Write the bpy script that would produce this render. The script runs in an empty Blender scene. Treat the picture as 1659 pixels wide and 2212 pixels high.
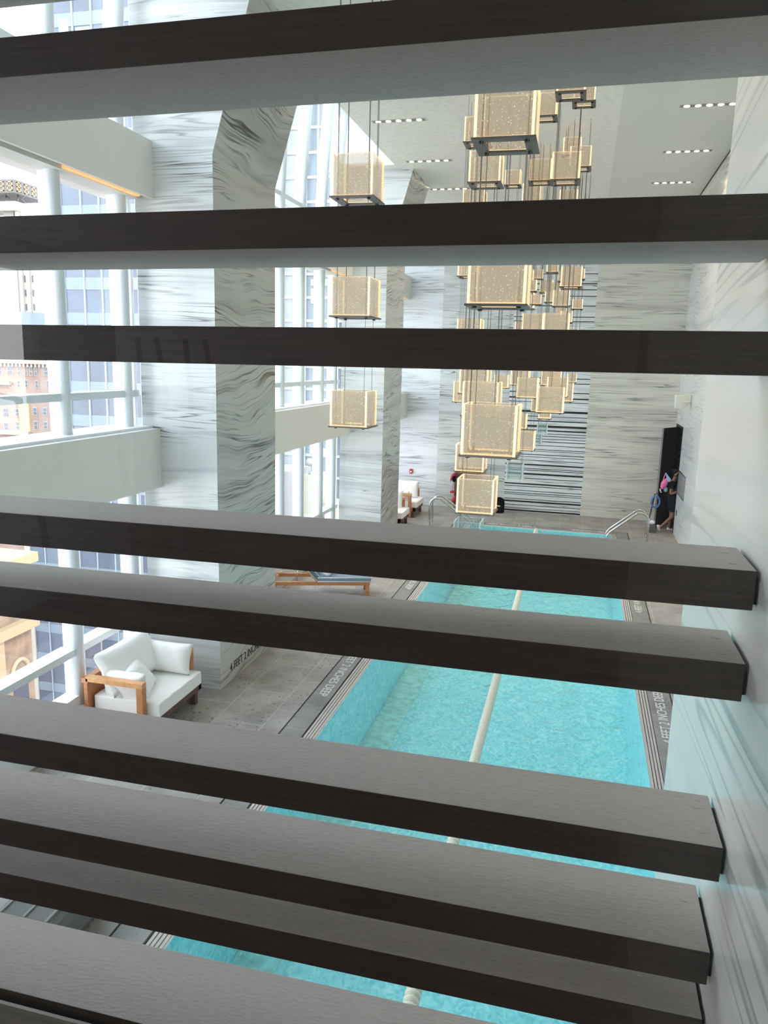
import bpy, bmesh, math, random
from mathutils import Vector, Matrix, Euler
random.seed(7)
PI = math.pi
S = bpy.context.scene
C = S.collection
CAMZ = 4.2

# ------------------------------------------------------------------ camera
cam_d = bpy.data.cameras.new('camera'); cam = bpy.data.objects.new('camera', cam_d); C.objects.link(cam)
R = ((0.968572, 0.07191444, -0.23811048), (0.24738226, -0.178872, 0.95226405), (0.02589024, -0.9812406, -0.19104076))
cam.matrix_world = Matrix(((R[0][0], -R[0][1], -R[0][2], 0), (R[1][0], -R[1][1], -R[1][2], 0), (R[2][0], -R[2][1], -R[2][2], CAMZ), (0, 0, 0, 1)))
cam_d.sensor_fit = 'HORIZONTAL'; cam_d.sensor_width = 36; cam_d.lens = 36 * 1661 / 1659
cam_d.clip_start = 0.02; cam_d.clip_end = 2000
S.camera = cam
# ------------------------------------------------------------------ world, sun, exposure
W = bpy.data.worlds.new('world'); S.world = W; W.use_nodes = True
nt = W.node_tree; bg = nt.nodes['Background']
tc = nt.nodes.new('ShaderNodeTexCoord'); sp = nt.nodes.new('ShaderNodeSeparateXYZ'); rp = nt.nodes.new('ShaderNodeValToRGB')
nt.links.new(tc.outputs['Generated'], sp.inputs[0]); nt.links.new(sp.outputs['Z'], rp.inputs[0]); nt.links.new(rp.outputs[0], bg.inputs[0])
rp.color_ramp.elements[0].position = 0.0; rp.color_ramp.elements[0].color = (0.95, 0.97, 1.0, 1)
rp.color_ramp.elements[1].position = 0.8; rp.color_ramp.elements[1].color = (0.72, 0.85, 1.0, 1)
bg.inputs[1].default_value = 2.6
sun_d = bpy.data.lights.new('sun', 'SUN'); sun = bpy.data.objects.new('sun', sun_d); C.objects.link(sun)
sun_d.energy = 0.9; sun_d.angle = 0.03; sun_d.color = (1.0, 0.93, 0.82)
sun.rotation_euler = Vector((-0.55, 0.62, -0.56)).to_track_quat('-Z', 'Y').to_euler()
for k, (y0, y1) in enumerate([(1.75, 8.5), (10.4, 16.6), (18.4, 22.45)]):      # portals only guide the daylight sampling through the windows
    pd = bpy.data.lights.new('window_portal', 'AREA'); po = bpy.data.objects.new('window_portal', pd); C.objects.link(po)
    pd.shape = 'RECTANGLE'; pd.size = 9.7; pd.size_y = y1 - y0; pd.cycles.is_portal = True
    po.location = (-5.6, (y0 + y1) / 2, 5.2); po.rotation_euler = (0, -PI / 2, 0)
S.view_settings.view_transform = 'Standard'; S.view_settings.look = 'None'
S.view_settings.gamma = 1; S.view_settings.use_curve_mapping = False
S.view_settings.exposure = 1.3
S.cycles.transparent_max_bounces = 40
S.cycles.max_bounces = 10; S.cycles.diffuse_bounces = 6
S.cycles.sample_clamp_indirect = 6

# ------------------------------------------------------------------ materials
MATS = {}
def newmat(name):
    m = bpy.data.materials.new(name); m.use_nodes = True; MATS[name] = m
    return m, m.node_tree, m.node_tree.nodes, m.node_tree.links
def bsdf(m): return m.node_tree.nodes['Principled BSDF']
def setin(b, **k):
    for a, v in k.items():
        a = a.replace('_', ' ')
        if a in b.inputs: b.inputs[a].default_value = v
def col(c): return (c[0], c[1], c[2], 1)
def mat(name, c, rough=0.5, metal=0.0, noise=0.0, nscale=20, stretch=(1, 1, 1), bump=0.0, emit=None, es=0, spec=0.5):
    m, t, N, L = newmat(name); b = bsdf(m)
    setin(b, Roughness=rough, Metallic=metal); b.inputs['Base Color'].default_value = col(c)
    b.inputs['Specular IOR Level'].default_value = spec
    if emit: b.inputs['Emission Color'].default_value = col(emit); b.inputs['Emission Strength'].default_value = es
    if noise or bump:
        tc = N.new('ShaderNodeTexCoord'); mp = N.new('ShaderNodeMapping'); mp.inputs['Scale'].default_value = stretch
        nz = N.new('ShaderNodeTexNoise'); nz.inputs['Scale'].default_value = nscale; nz.inputs['Detail'].default_value = 6
        L.new(tc.outputs['Object'], mp.inputs[0]); L.new(mp.outputs[0], nz.inputs[0])
        if noise:
            r = N.new('ShaderNodeValToRGB'); L.new(nz.outputs['Fac'], r.inputs[0])
            r.color_ramp.elements[0].position = 0.3; r.color_ramp.elements[1].position = 0.7
            r.color_ramp.elements[0].color = col([x * (1 - noise) for x in c]); r.color_ramp.elements[1].color = col([min(1, x * (1 + noise)) for x in c])
            L.new(r.outputs[0], b.inputs['Base Color'])
        if bump:
            bp = N.new('ShaderNodeBump'); bp.inputs['Strength'].default_value = bump; bp.inputs['Distance'].default_value = 0.01
            L.new(nz.outputs['Fac'], bp.inputs['Height']); L.new(bp.outputs[0], b.inputs['Normal'])
    return m
def ramp(N, stops):
    r = N.new('ShaderNodeValToRGB'); e = r.color_ramp.elements
    e[0].position, e[0].color = stops[0][0], col(stops[0][1]); e[1].position, e[1].color = stops[-1][0], col(stops[-1][1])
    for p, c in stops[1:-1]:
        q = e.new(p); q.color = col(c)
    return r
def marble(name, light=(0.66, 0.69, 0.68), mid=(0.44, 0.47, 0.47), dark=(0.15, 0.15, 0.145), tilt=0.0, amp=0.35, wf=(0.22, 0.22, 0.8), freq=2.6, rough=0.22, vein=1.0, wd=2.0):
    # layered strata: a one-dimensional noise of height, bent by a slow stretched noise
    m, t, N, L = newmat(name); b = bsdf(m); setin(b, Roughness=rough)
    tc = N.new('ShaderNodeTexCoord'); se = N.new('ShaderNodeSeparateXYZ'); L.new(tc.outputs['Object'], se.inputs[0])
    mw = N.new('ShaderNodeMapping'); mw.inputs['Scale'].default_value = wf; L.new(tc.outputs['Object'], mw.inputs[0])
    n0 = N.new('ShaderNodeTexNoise'); n0.inputs['Scale'].default_value = 1.0; n0.inputs['Detail'].default_value = wd; n0.inputs['Roughness'].default_value = 0.5; L.new(mw.outputs[0], n0.inputs[0])
    a1 = N.new('ShaderNodeMath'); a1.operation = 'MULTIPLY_ADD'; a1.inputs[1].default_value = amp; L.new(n0.outputs['Fac'], a1.inputs[0]); L.new(se.outputs['Z'], a1.inputs[2])
    a2 = N.new('ShaderNodeMath'); a2.operation = 'MULTIPLY_ADD'; a2.inputs[1].default_value = tilt; L.new(se.outputs['Y'], a2.inputs[0]); L.new(a1.outputs[0], a2.inputs[2])
    sx_ = N.new('ShaderNodeMath'); sx_.operation = 'MULTIPLY'; sx_.inputs[1].default_value = 0.035; L.new(se.outputs['X'], sx_.inputs[0])
    sy_ = N.new('ShaderNodeMath'); sy_.operation = 'MULTIPLY'; sy_.inputs[1].default_value = 0.035; L.new(se.outputs['Y'], sy_.inputs[0])
    cb = N.new('ShaderNodeCombineXYZ'); L.new(sx_.outputs[0], cb.inputs[0]); L.new(sy_.outputs[0], cb.inputs[1]); L.new(a2.outputs[0], cb.inputs[2])
    n1 = N.new('ShaderNodeTexNoise'); n1.inputs['Scale'].default_value = freq; n1.inputs['Detail'].default_value = 7; n1.inputs['Roughness'].default_value = 0.62; L.new(cb.outputs[0], n1.inputs[0])
    h = [0.5 * (p + q) for p, q in zip(light, mid)]
    r1 = ramp(N, [(0.28, mid), (0.40, h), (0.47, light), (0.55, light), (0.62, h), (0.70, light)]); L.new(n1.outputs['Fac'], r1.inputs[0])
    of = N.new('ShaderNodeMapping'); of.inputs['Location'].default_value = (3.1, 4.7, 9.2); L.new(cb.outputs[0], of.inputs[0])
    n2 = N.new('ShaderNodeTexNoise'); n2.inputs['Scale'].default_value = freq * 1.9; n2.inputs['Detail'].default_value = 3; n2.inputs['Roughness'].default_value = 0.55; L.new(of.outputs[0], n2.inputs[0])
    k = vein; z = (0, 0, 0)
    r2 = ramp(N, [(0.0, z), (0.385, z), (0.395, (k * .9,) * 3), (0.41, z), (0.468, z), (0.482, (k,) * 3), (0.492, z), (0.54, z), (0.552, (k * .8,) * 3), (0.58, z), (0.615, z), (0.63, (k * .8,) * 3), (0.645, z), (1, z)])
    L.new(n2.outputs['Fac'], r2.inputs[0])
    m3 = N.new('ShaderNodeMapping'); m3.inputs['Scale'].default_value = (0.5, 0.5, 1.6); L.new(tc.outputs['Object'], m3.inputs[0])
    n3 = N.new('ShaderNodeTexNoise'); n3.inputs['Scale'].default_value = 1.6; n3.inputs['Detail'].default_value = 2; L.new(m3.outputs[0], n3.inputs[0])
    r3 = ramp(N, [(0.38, z), (0.66, (1, 1, 1))]); L.new(n3.outputs['Fac'], r3.inputs[0])
    mm = N.new('ShaderNodeMath'); mm.operation = 'MULTIPLY'; L.new(r2.outputs[0], mm.inputs[0]); L.new(r3.outputs[0], mm.inputs[1])
    mx = N.new('ShaderNodeMix'); mx.data_type = 'RGBA'; L.new(mm.outputs[0], mx.inputs['Factor'])
    L.new(r1.outputs[0], mx.inputs['A']); mx.inputs['B'].default_value = col(dark)
    L.new(mx.outputs['Result'], b.inputs['Base Color'])
    return m
marble('marble_front', amp=0.4, wd=3.0, mid=(0.40, 0.43, 0.44), vein=1.3)
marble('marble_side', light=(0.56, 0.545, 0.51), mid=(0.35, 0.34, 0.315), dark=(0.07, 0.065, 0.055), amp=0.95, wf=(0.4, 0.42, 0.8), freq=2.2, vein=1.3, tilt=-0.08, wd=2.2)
marble('marble_far', light=(0.78, 0.82, 0.84), mid=(0.56, 0.60, 0.63), amp=0.35, wf=(0.3, 0.3, 0.9), freq=2.0)
marble('marble_warm', light=(0.74, 0.72, 0.66), mid=(0.50, 0.48, 0.44), amp=0.15, wf=(0.3, 0.3, 0.9), freq=2.0)
marble('marble_swirl', light=(0.74, 0.75, 0.75), mid=(0.54, 0.56, 0.58), amp=0.8, wf=(0.4, 0.22, 0.45), freq=1.8, wd=1.5, vein=0.6)
marble('marble_reveal', light=(0.70, 0.71, 0.67), mid=(0.56, 0.575, 0.55), dark=(0.30, 0.32, 0.31), tilt=0.10, amp=0.10, wf=(0.8, 0.8, 1.0), freq=3.0, vein=0.9, rough=0.2)
marble('sill_marble', light=(0.30, 0.26, 0.21), mid=(0.20, 0.17, 0.14), dark=(0.08, 0.08, 0.06), amp=0.05, wf=(.8, .8, 3), freq=16, vein=1.2)
plaster = mat('white_plaster', (0.80, 0.755, 0.68), 0.6)
ceilA = mat('textured_ceiling', (0.86, 0.81, 0.74), 0.85, noise=0.06, nscale=14, bump=0.8)
ceilB = mat('smooth_ceiling', (0.75, 0.71, 0.65), 0.8)
whitep = mat('white_paint', (0.82, 0.85, 0.86), 0.35)
mullp = mat('mullion_paint', (0.70, 0.745, 0.76), 0.3)
black = mat('black_gap', (0.012, 0.012, 0.013), 0.6)
slot = mat('dark_slot', (0.10, 0.10, 0.10), 0.6)
amber = mat('amber_strip', (0.8, 0.4, 0.15), 0.5, emit=(1.0, 0.45, 0.16), es=0.4)
steel = mat('brushed_steel', (0.62, 0.62, 0.6), 0.25, 1.0)
darksteel = mat('dark_steel', (0.16, 0.15, 0.145), 0.45, 0.8)
greysteel = mat('grey_steel', (0.30, 0.31, 0.31), 0.4, 0.6)
brass = mat('copper_fitting', (0.62, 0.32, 0.16), 0.35, 0.9)
cable = mat('cable', (0.17, 0.165, 0.16), 0.5, 0.3)
glow = mat('edge_glow', (0.9, 0.75, 0.5), 0.4, emit=(1.0, 0.70, 0.34), es=0.5)
glowoff = mat('edge_pale', (0.62, 0.75, 0.73), 0.25)
lampm = mat('lamp_face', (1, 0.9, 0.7), 0.4, emit=(1.0, 0.86, 0.55), es=4)
teak = mat('teak', (0.50, 0.21, 0.085), 0.45, noise=0.22, nscale=9, stretch=(2, 2, 8))
teakl = mat('teak_light', (0.66, 0.33, 0.13), 0.45, noise=0.15, nscale=9, stretch=(2, 8, 2))
teakd = mat('teak_dark', (0.13, 0.065, 0.05), 0.5, noise=0.2, nscale=9)
fabric = mat('white_canvas', (0.90, 0.885, 0.85), 0.9, bump=0.25, nscale=14)
bluefab = mat('slate_cushion', (0.12, 0.19, 0.22), 0.9, bump=0.1, nscale=60)
bluetop = mat('slate_cushion_top', (0.22, 0.29, 0.36), 0.9)
piping = mat('white_piping', (0.8, 0.82, 0.8), 0.7)
towelm = mat('towel', (0.84, 0.84, 0.82), 0.95)
skin = mat('skin', (0.22, 0.105, 0.06), 0.5)
blackcloth = mat('black_cloth', (0.007, 0.007, 0.010), 0.95, spec=0.05)
navy = mat('navy_cloth', (0.007, 0.009, 0.02), 0.95, spec=0.05)
hairm = mat('black_hair', (0.007, 0.006, 0.006), 0.9, spec=0.05)
shoew = mat('shoe_white', (0.8, 0.8, 0.8), 0.6)
pink = mat('pink_cloth', (0.78, 0.16, 0.38), 0.8)
lblue = mat('pale_blue_cloth', (0.25, 0.46, 0.68), 0.8)
mblue = mat('blue_hose', (0.06, 0.17, 0.42), 0.5)
red = mat('red_nylon', (0.55, 0.02, 0.05), 0.6)
greypl = mat('grey_plastic', (0.16, 0.16, 0.155), 0.85, spec=0.15); mat('rib_plastic', (0.24, 0.245, 0.24), 0.8, spec=0.15)
speakerm = mat('ivory_plastic', (0.68, 0.66, 0.58), 0.5)
letterw = mat('white_letter', (0.72, 0.71, 0.67), 0.6)
letterk = mat('black_letter', (0.02, 0.02, 0.02), 0.6)
blackm = mat('black_door', (0.005, 0.006, 0.008), 0.6, spec=0.2)
darkw = mat('dark_corridor', (0.004, 0.004, 0.005), 0.9)

# dark wood-grain laminate of the louvre boards
def laminate(name, c0, c1, rough):
    m, t, N, L = newmat(name); b = bsdf(m); setin(b, Roughness=rough)
    tc = N.new('ShaderNodeTexCoord'); mp = N.new('ShaderNodeMapping'); mp.inputs['Scale'].default_value = (2.0, 60, 60); L.new(tc.outputs['Object'], mp.inputs[0])
    n = N.new('ShaderNodeTexNoise'); n.inputs['Scale'].default_value = 3; n.inputs['Detail'].default_value = 8; L.new(mp.outputs[0], n.inputs[0])
    r = ramp(N, [(0.3, c0), (0.7, c1)]); L.new(n.outputs['Fac'], r.inputs[0]); L.new(r.outputs[0], b.inputs['Base Color'])
    n2 = N.new('ShaderNodeTexNoise'); n2.inputs['Scale'].default_value = 70; n2.inputs['Detail'].default_value = 4; L.new(tc.outputs['Object'], n2.inputs[0])
    bp = N.new('ShaderNodeBump'); bp.inputs['Strength'].default_value = 0.12; bp.inputs['Distance'].default_value = 0.004
    L.new(n2.outputs['Fac'], bp.inputs['Height']); L.new(bp.outputs[0], b.inputs['Normal'])
    return m
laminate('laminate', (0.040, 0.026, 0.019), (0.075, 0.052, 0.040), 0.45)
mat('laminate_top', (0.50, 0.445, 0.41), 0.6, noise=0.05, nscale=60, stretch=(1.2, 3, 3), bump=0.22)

# stone deck: grey tiles with pits and pale joints
def stone(name, c, joints=True, pits=0.6, sx=0.6, sy=0.9):
    m, t, N, L = newmat(name); b = bsdf(m); setin(b, Roughness=0.55)
    tc = N.new('ShaderNodeTexCoord')
    n = N.new('ShaderNodeTexNoise'); n.inputs['Scale'].default_value = 2.2; n.inputs['Detail'].default_value = 7; L.new(tc.outputs['Object'], n.inputs[0])
    r = ramp(N, [(0.3, [x * 0.72 for x in c]), (0.7, [x * 1.22 for x in c])]); L.new(n.outputs['Fac'], r.inputs[0])
    v = N.new('ShaderNodeTexVoronoi'); v.inputs['Scale'].default_value = 16; mpv = N.new('ShaderNodeMapping'); mpv.inputs['Scale'].default_value = (1, 0.8, 1)
    nv = N.new('ShaderNodeTexNoise'); nv.inputs['Scale'].default_value = 9; L.new(tc.outputs['Object'], nv.inputs[0])
    av = N.new('ShaderNodeVectorMath'); av.operation = 'MULTIPLY_ADD'; av.inputs[1].default_value = (0.12,) * 3; L.new(nv.outputs['Color'], av.inputs[0]); L.new(tc.outputs['Object'], av.inputs[2])
    L.new(av.outputs[0], mpv.inputs[0]); L.new(mpv.outputs[0], v.inputs[0])
    nm = N.new('ShaderNodeTexNoise'); nm.inputs['Scale'].default_value = 1.6; L.new(tc.outputs['Object'], nm.inputs[0])
    th = N.new('ShaderNodeMath'); th.operation = 'MULTIPLY'; th.inputs[1].default_value = 0.42; L.new(nm.outputs['Fac'], th.inputs[0])
    lt = N.new('ShaderNodeMath'); lt.operation = 'LESS_THAN'; L.new(v.outputs['Distance'], lt.inputs[0]); L.new(th.outputs[0], lt.inputs[1])
    fm = N.new('ShaderNodeMath'); fm.operation = 'MULTIPLY'; fm.inputs[1].default_value = pits; L.new(lt.outputs[0], fm.inputs[0])
    mx = N.new('ShaderNodeMix'); mx.data_type = 'RGBA'; L.new(fm.outputs[0], mx.inputs['Factor']); L.new(r.outputs[0], mx.inputs['A']); mx.inputs['B'].default_value = col([x * 0.45 for x in c])
    last = mx.outputs['Result']
    if joints:
        br = N.new('ShaderNodeTexBrick'); br.inputs['Scale'].default_value = 1; br.inputs['Mortar Size'].default_value = 0.008; br.inputs['Brick Width'].default_value = sy; br.inputs['Row Height'].default_value = sx
        br.inputs['Color1'].default_value = (0, 0, 0, 1); br.inputs['Color2'].default_value = (0, 0, 0, 1); br.inputs['Mortar'].default_value = (1, 1, 1, 1)
        mp = N.new('ShaderNodeMapping'); mp.inputs['Rotation'].default_value = (0, 0, PI / 2); mp.inputs['Location'].default_value = (0.1, 0.33, 0); L.new(tc.outputs['Object'], mp.inputs[0]); L.new(mp.outputs[0], br.inputs[0])
        m2 = N.new('ShaderNodeMix'); m2.data_type = 'RGBA'; fj = N.new('ShaderNodeMath'); fj.operation = 'MULTIPLY'; fj.inputs[1].default_value = 0.32
        L.new(br.outputs['Color'], fj.inputs[0]); L.new(fj.outputs[0], m2.inputs['Factor']); L.new(last, m2.inputs['A']); m2.inputs['B'].default_value = col([min(1, x * 2.0) for x in c]); last = m2.outputs['Result']
    L.new(last, b.inputs['Base Color']); return m
stone('deck_stone', (0.33, 0.31, 0.285), pits=.75); stone('coping_stone', (0.24, 0.235, 0.23), True, 0.6, 3.0, 1.1)
gratem = mat('grate', (0.50, 0.46, 0.43), 0.5)

def schlick(N, L, f0, normal=None, k=1.0):
    lw = N.new('ShaderNodeLayerWeight'); lw.inputs['Blend'].default_value = 0.5
    if normal: L.new(normal, lw.inputs['Normal'])
    pw = N.new('ShaderNodeMath'); pw.operation = 'POWER'; pw.inputs[1].default_value = 5; L.new(lw.outputs['Facing'], pw.inputs[0])
    ma = N.new('ShaderNodeMath'); ma.operation = 'MULTIPLY_ADD'; ma.inputs[1].default_value = 0.95 * k; ma.inputs[2].default_value = f0 * k; L.new(pw.outputs[0], ma.inputs[0])
    return ma.outputs[0]
# pool tiles and water
m, t, N, L = newmat('pool_tile'); b = bsdf(m); setin(b, Roughness=0.4)
tc = N.new('ShaderNodeTexCoord'); mp = N.new('ShaderNodeMapping'); mp.inputs['Scale'].default_value = (1, 0.7, 1); L.new(tc.outputs['Object'], mp.inputs[0])
n = N.new('ShaderNodeTexNoise'); n.inputs['Scale'].default_value = 11; n.inputs['Detail'].default_value = 8; n.inputs['Distortion'].default_value = 1.8; L.new(mp.outputs[0], n.inputs[0])
r = ramp(N, [(0.32, (0.20, 0.64, 0.72)), (0.5, (0.32, 0.77, 0.83)), (0.66, (0.52, 0.87, 0.90))]); L.new(n.outputs['Fac'], r.inputs[0]); L.new(r.outputs[0], b.inputs['Base Color'])
mat('pool_band', (0.38, 0.72, 0.72), 0.4, noise=0.25, nscale=8)
m, t, N, L = newmat('water'); N.remove(N['Principled BSDF']); out = N['Material Output']
tr = N.new('ShaderNodeBsdfTransparent'); tr.inputs[0].default_value = (0.86, 0.99, 0.99, 1)
gl = N.new('ShaderNodeBsdfGlossy'); gl.inputs['Roughness'].default_value = 0.04
tc = N.new('ShaderNodeTexCoord'); mp = N.new('ShaderNodeMapping'); mp.inputs['Scale'].default_value = (1, 0.8, 1); L.new(tc.outputs['Object'], mp.inputs[0])
n = N.new('ShaderNodeTexNoise'); n.inputs['Scale'].default_value = 5; n.inputs['Detail'].default_value = 5; n.inputs['Distortion'].default_value = 0.9; L.new(mp.outputs[0], n.inputs[0])
bp = N.new('ShaderNodeBump'); bp.inputs['Strength'].default_value = 0.8; bp.inputs['Distance'].default_value = 0.05; L.new(n.outputs['Fac'], bp.inputs['Height'])
L.new(bp.outputs[0], gl.inputs['Normal'])
mx = N.new('ShaderNodeMixShader'); L.new(schlick(N, L, 0.03, bp.outputs[0]), mx.inputs[0]); L.new(tr.outputs[0], mx.inputs[1]); L.new(gl.outputs[0], mx.inputs[2]); L.new(mx.outputs[0], out.inputs[0])

def glass(name, tint=(1, 1, 1), f=1.0):
    m, t, N, L = newmat(name); N.remove(N['Principled BSDF']); out = N['Material Output']
    tr = N.new('ShaderNodeBsdfTransparent'); tr.inputs[0].default_value = col(tint)
    gl = N.new('ShaderNodeBsdfGlossy'); gl.inputs['Roughness'].default_value = 0.0
    mx = N.new('ShaderNodeMixShader'); L.new(schlick(N, L, 0.075, None, f), mx.inputs[0]); L.new(tr.outputs[0], mx.inputs[1]); L.new(gl.outputs[0], mx.inputs[2]); L.new(mx.outputs[0], out.inputs[0])
glass('window_glass', (0.93, 0.97, 0.98)); glass('pane_glass', (1, 1, 1), 0.75)

def acrylic(name, base, em, es, dens, speck):
    m, t, N, L = newmat(name); N.remove(N['Principled BSDF']); out = N['Material Output']
    tr = N.new('ShaderNodeBsdfTransparent'); di = N.new('ShaderNodeBsdfTranslucent'); di.inputs[0].default_value = col(base)
    d2 = N.new('ShaderNodeBsdfDiffuse'); d2.inputs[0].default_value = col(base)
    a0 = N.new('ShaderNodeMixShader'); L.new(di.outputs[0], a0.inputs[1]); L.new(d2.outputs[0], a0.inputs[2])
    e = N.new('ShaderNodeEmission'); e.inputs[0].default_value = col(em)
    tc = N.new('ShaderNodeTexCoord'); v = N.new('ShaderNodeTexVoronoi'); v.inputs['Scale'].default_value = 62; L.new(tc.outputs['Object'], v.inputs[0])
    sx = N.new('ShaderNodeSeparateXYZ'); L.new(v.outputs['Color'], sx.inputs[0])
    th = N.new('ShaderNodeMath'); th.operation = 'MULTIPLY'; th.inputs[1].default_value = 0.34; L.new(sx.outputs[0], th.inputs[0])
    lt = N.new('ShaderNodeMath'); lt.operation = 'LESS_THAN'; L.new(v.outputs['Distance'], lt.inputs[0]); L.new(th.outputs[0], lt.inputs[1])
    st = N.new('ShaderNodeMath'); st.operation = 'MULTIPLY_ADD'; st.inputs[1].default_value = speck; st.inputs[2].default_value = es; L.new(lt.outputs[0], st.inputs[0]); L.new(st.outputs[0], e.inputs[1])
    ad = N.new('ShaderNodeAddShader'); L.new(a0.outputs[0], ad.inputs[0]); L.new(e.outputs[0], ad.inputs[1])
    fc = N.new('ShaderNodeMath'); fc.operation = 'MULTIPLY_ADD'; fc.inputs[1].default_value = 0.35; fc.inputs[2].default_value = dens; L.new(lt.outputs[0], fc.inputs[0])
    mx = N.new('ShaderNodeMixShader'); L.new(fc.outputs[0], mx.inputs[0]); L.new(tr.outputs[0], mx.inputs[1]); L.new(ad.outputs[0], mx.inputs[2]); L.new(mx.outputs[0], out.inputs[0])
    return m
acrylic('seeded_acrylic', (0.62, 0.54, 0.42), (1.0, 0.80, 0.58), 0.055, 0.42, 0.16)
acrylic('seeded_acrylic_unlit', (0.42, 0.55, 0.54), (0.6, 0.8, 0.8), 0.0, 0.16, 0.0)
M = MATS

# ------------------------------------------------------------------ mesh helpers
class MB:
    def __init__(s): s.bm = bmesh.new(); s.slots = []
    def mi(s, m):
        if m is None: return 0
        if m not in s.slots: s.slots.append(m)
        return s.slots.index(m)
    def face(s, pts, m=None):
        f = s.bm.faces.new([s.bm.verts.new(p) for p in pts]); f.material_index = s.mi(m); return f
    def box(s, x0, x1, y0, y1, z0, z1, m=None, faces=None, mt=None):
        v = [s.bm.verts.new(((mt @ Vector((x, y, z))) if mt else (x, y, z))) for x in (x0, x1) for y in (y0, y1) for z in (z0, z1)]
        F = {'-x': (0, 1, 3, 2), '+x': (4, 6, 7, 5), '-y': (0, 4, 5, 1), '+y': (2, 3, 7, 6), '-z': (0, 2, 6, 4), '+z': (1, 5, 7, 3)}
        for k, q in F.items():
            f = s.bm.faces.new([v[i] for i in q]); f.material_index = s.mi((faces or {}).get(k, m))
        return s
    def prism(s, poly, axis, a, b, m=None):      # poly in the two other axes, extruded along axis from a to b
        def P(u, w, t): return {'y': (u, t, w), 'x': (t, u, w), 'z': (u, w, t)}[axis]
        A = [s.bm.verts.new(P(u, w, a)) for u, w in poly]; B = [s.bm.verts.new(P(u, w, b)) for u, w in poly]; n = len(poly)
        fs = [s.bm.faces.new(A), s.bm.faces.new(B[::-1])] + [s.bm.faces.new((A[i], B[i], B[(i + 1) % n], A[(i + 1) % n])) for i in range(n)]
        for f in fs: f.material_index = s.mi(m)
        return s
    def tube(s, pts, r, n=10, m=None, cap=True):
        pts = [Vector(p) for p in pts]; rs = r if isinstance(r, (list, tuple)) else [r] * len(pts); rings = []; up = None
        for i, p in enumerate(pts):
            d = (pts[min(i + 1, len(pts) - 1)] - pts[max(i - 1, 0)]).normalized()
            if up is None: up = d.orthogonal().normalized()
            up = (up - d * up.dot(d)).normalized(); w = d.cross(up)
            rings.append([s.bm.verts.new(p + rs[i] * (math.cos(2 * PI * k / n) * up + math.sin(2 * PI * k / n) * w)) for k in range(n)])
        for A, B in zip(rings, rings[1:]):
            for k in range(n):
                f = s.bm.faces.new((A[k], A[(k + 1) % n], B[(k + 1) % n], B[k])); f.smooth = True; f.material_index = s.mi(m)
        if cap:
            for rr in (rings[0][::-1], rings[-1]):
                f = s.bm.faces.new(rr); f.material_index = s.mi(m)
        return s
    def cyl(s, c, r, h, axis='z', n=20, m=None):
        a = Vector(c); d = {'x': Vector((1, 0, 0)), 'y': Vector((0, 1, 0)), 'z': Vector((0, 0, 1))}[axis]
        return s.tube([a, a + d * h], r, n, m)
    def sph(s, c, r, m=None, sc=(1, 1, 1), n=16):
        mt = Matrix.Translation(c) @ Matrix.Diagonal((*sc, 1))
        g = bmesh.ops.create_uvsphere(s.bm, u_segments=n, v_segments=max(6, n // 2), radius=r, matrix=mt)
        for v in g['verts']:
            for f in v.link_faces: f.smooth = True; f.material_index = s.mi(m)
        return s
    def build(s, name, mats, parent=None, bevel=0, smooth=False):
        bmesh.ops.recalc_face_normals(s.bm, faces=s.bm.faces)
        me = bpy.data.meshes.new(name)
        if smooth:
            for f in s.bm.faces: f.smooth = True
        s.bm.to_mesh(me); s.bm.free()
        lst = s.slots if s.slots else []
        if lst:
            for k in lst: me.materials.append(M[k] if isinstance(k, str) else k)
        else: me.materials.append(M[mats] if isinstance(mats, str) else mats)
        o = bpy.data.objects.new(name, me); C.objects.link(o)
        if parent: o.parent = parent; o.matrix_parent_inverse = parent.matrix_basis.inverted()
        if bevel:
            b = o.modifiers.new('bevel', 'BEVEL'); b.width = bevel; b.segments = 2; b.limit_method = 'ANGLE'
        return o
def tag(o, label, cat, group=None, kind=None):
    o['label'] = label; o['category'] = cat
    if group: o['group'] = group
    if kind: o['kind'] = kind
    return o
def thing(name, loc, label, cat, group=None):
    o = bpy.data.objects.new(name, None); C.objects.link(o); o.location = loc; o.empty_display_size = 0.1
    return tag(o, label, cat, group)
def struct(o): o['kind'] = 'structure'; return o
def box(name, m, x0, x1, y0, y1, z0, z1, parent=None, bevel=0, faces=None):
    b = MB(); b.box(x0, x1, y0, y1, z0, z1, m if faces else None, faces); return b.build(name, m, parent, bevel)

# ------------------------------------------------------------------ room shell
PL, PR, PY0, PY1 = -2.63, 0.97, 2.3, 20.1
XS = 2.57; YF = 22.5; XG = -5.42
# deck with pool hole
fl = MB()
for x0, x1, y0, y1 in [(-5.6, -3.09, 1.7, 22.6), (1.42, 2.8, 1.7, 22.6), (-3.09, 1.42, 20.58, 22.6), (-3.09, 1.42, 1.7, 2.0)]:
    fl.box(x0, x1, y0, y1, -0.2, 0)
struct(fl.build('floor', 'deck_stone'))
cp = MB()
cp.box(-3.07, -2.81, 2.0, 20.56, -0.2, 0.0); cp.box(1.12, 1.40, 2.0, 20.56, -0.2, 0.0); cp.box(-2.81, 1.12, 20.28, 20.56, -0.2, 0.0)
coping = struct(cp.build('trim_1', 'coping_stone'))
gp = MB()
gp.box(-3.09, -3.07, 2.0, 20.58, -0.2, -0.012); gp.box(1.40, 1.42, 2.0, 20.58, -0.2, -0.012); gp.box(-3.09, 1.42, 20.56, 20.58, -0.2, -0.012)
gp.box(-2.81, -2.66, 2.0, 20.28, -0.2, -0.03); gp.box(1.0, 1.12, 2.0, 20.28, -0.2, -0.03)
struct(gp.build('trim_2', 'black_gap'))
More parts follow.
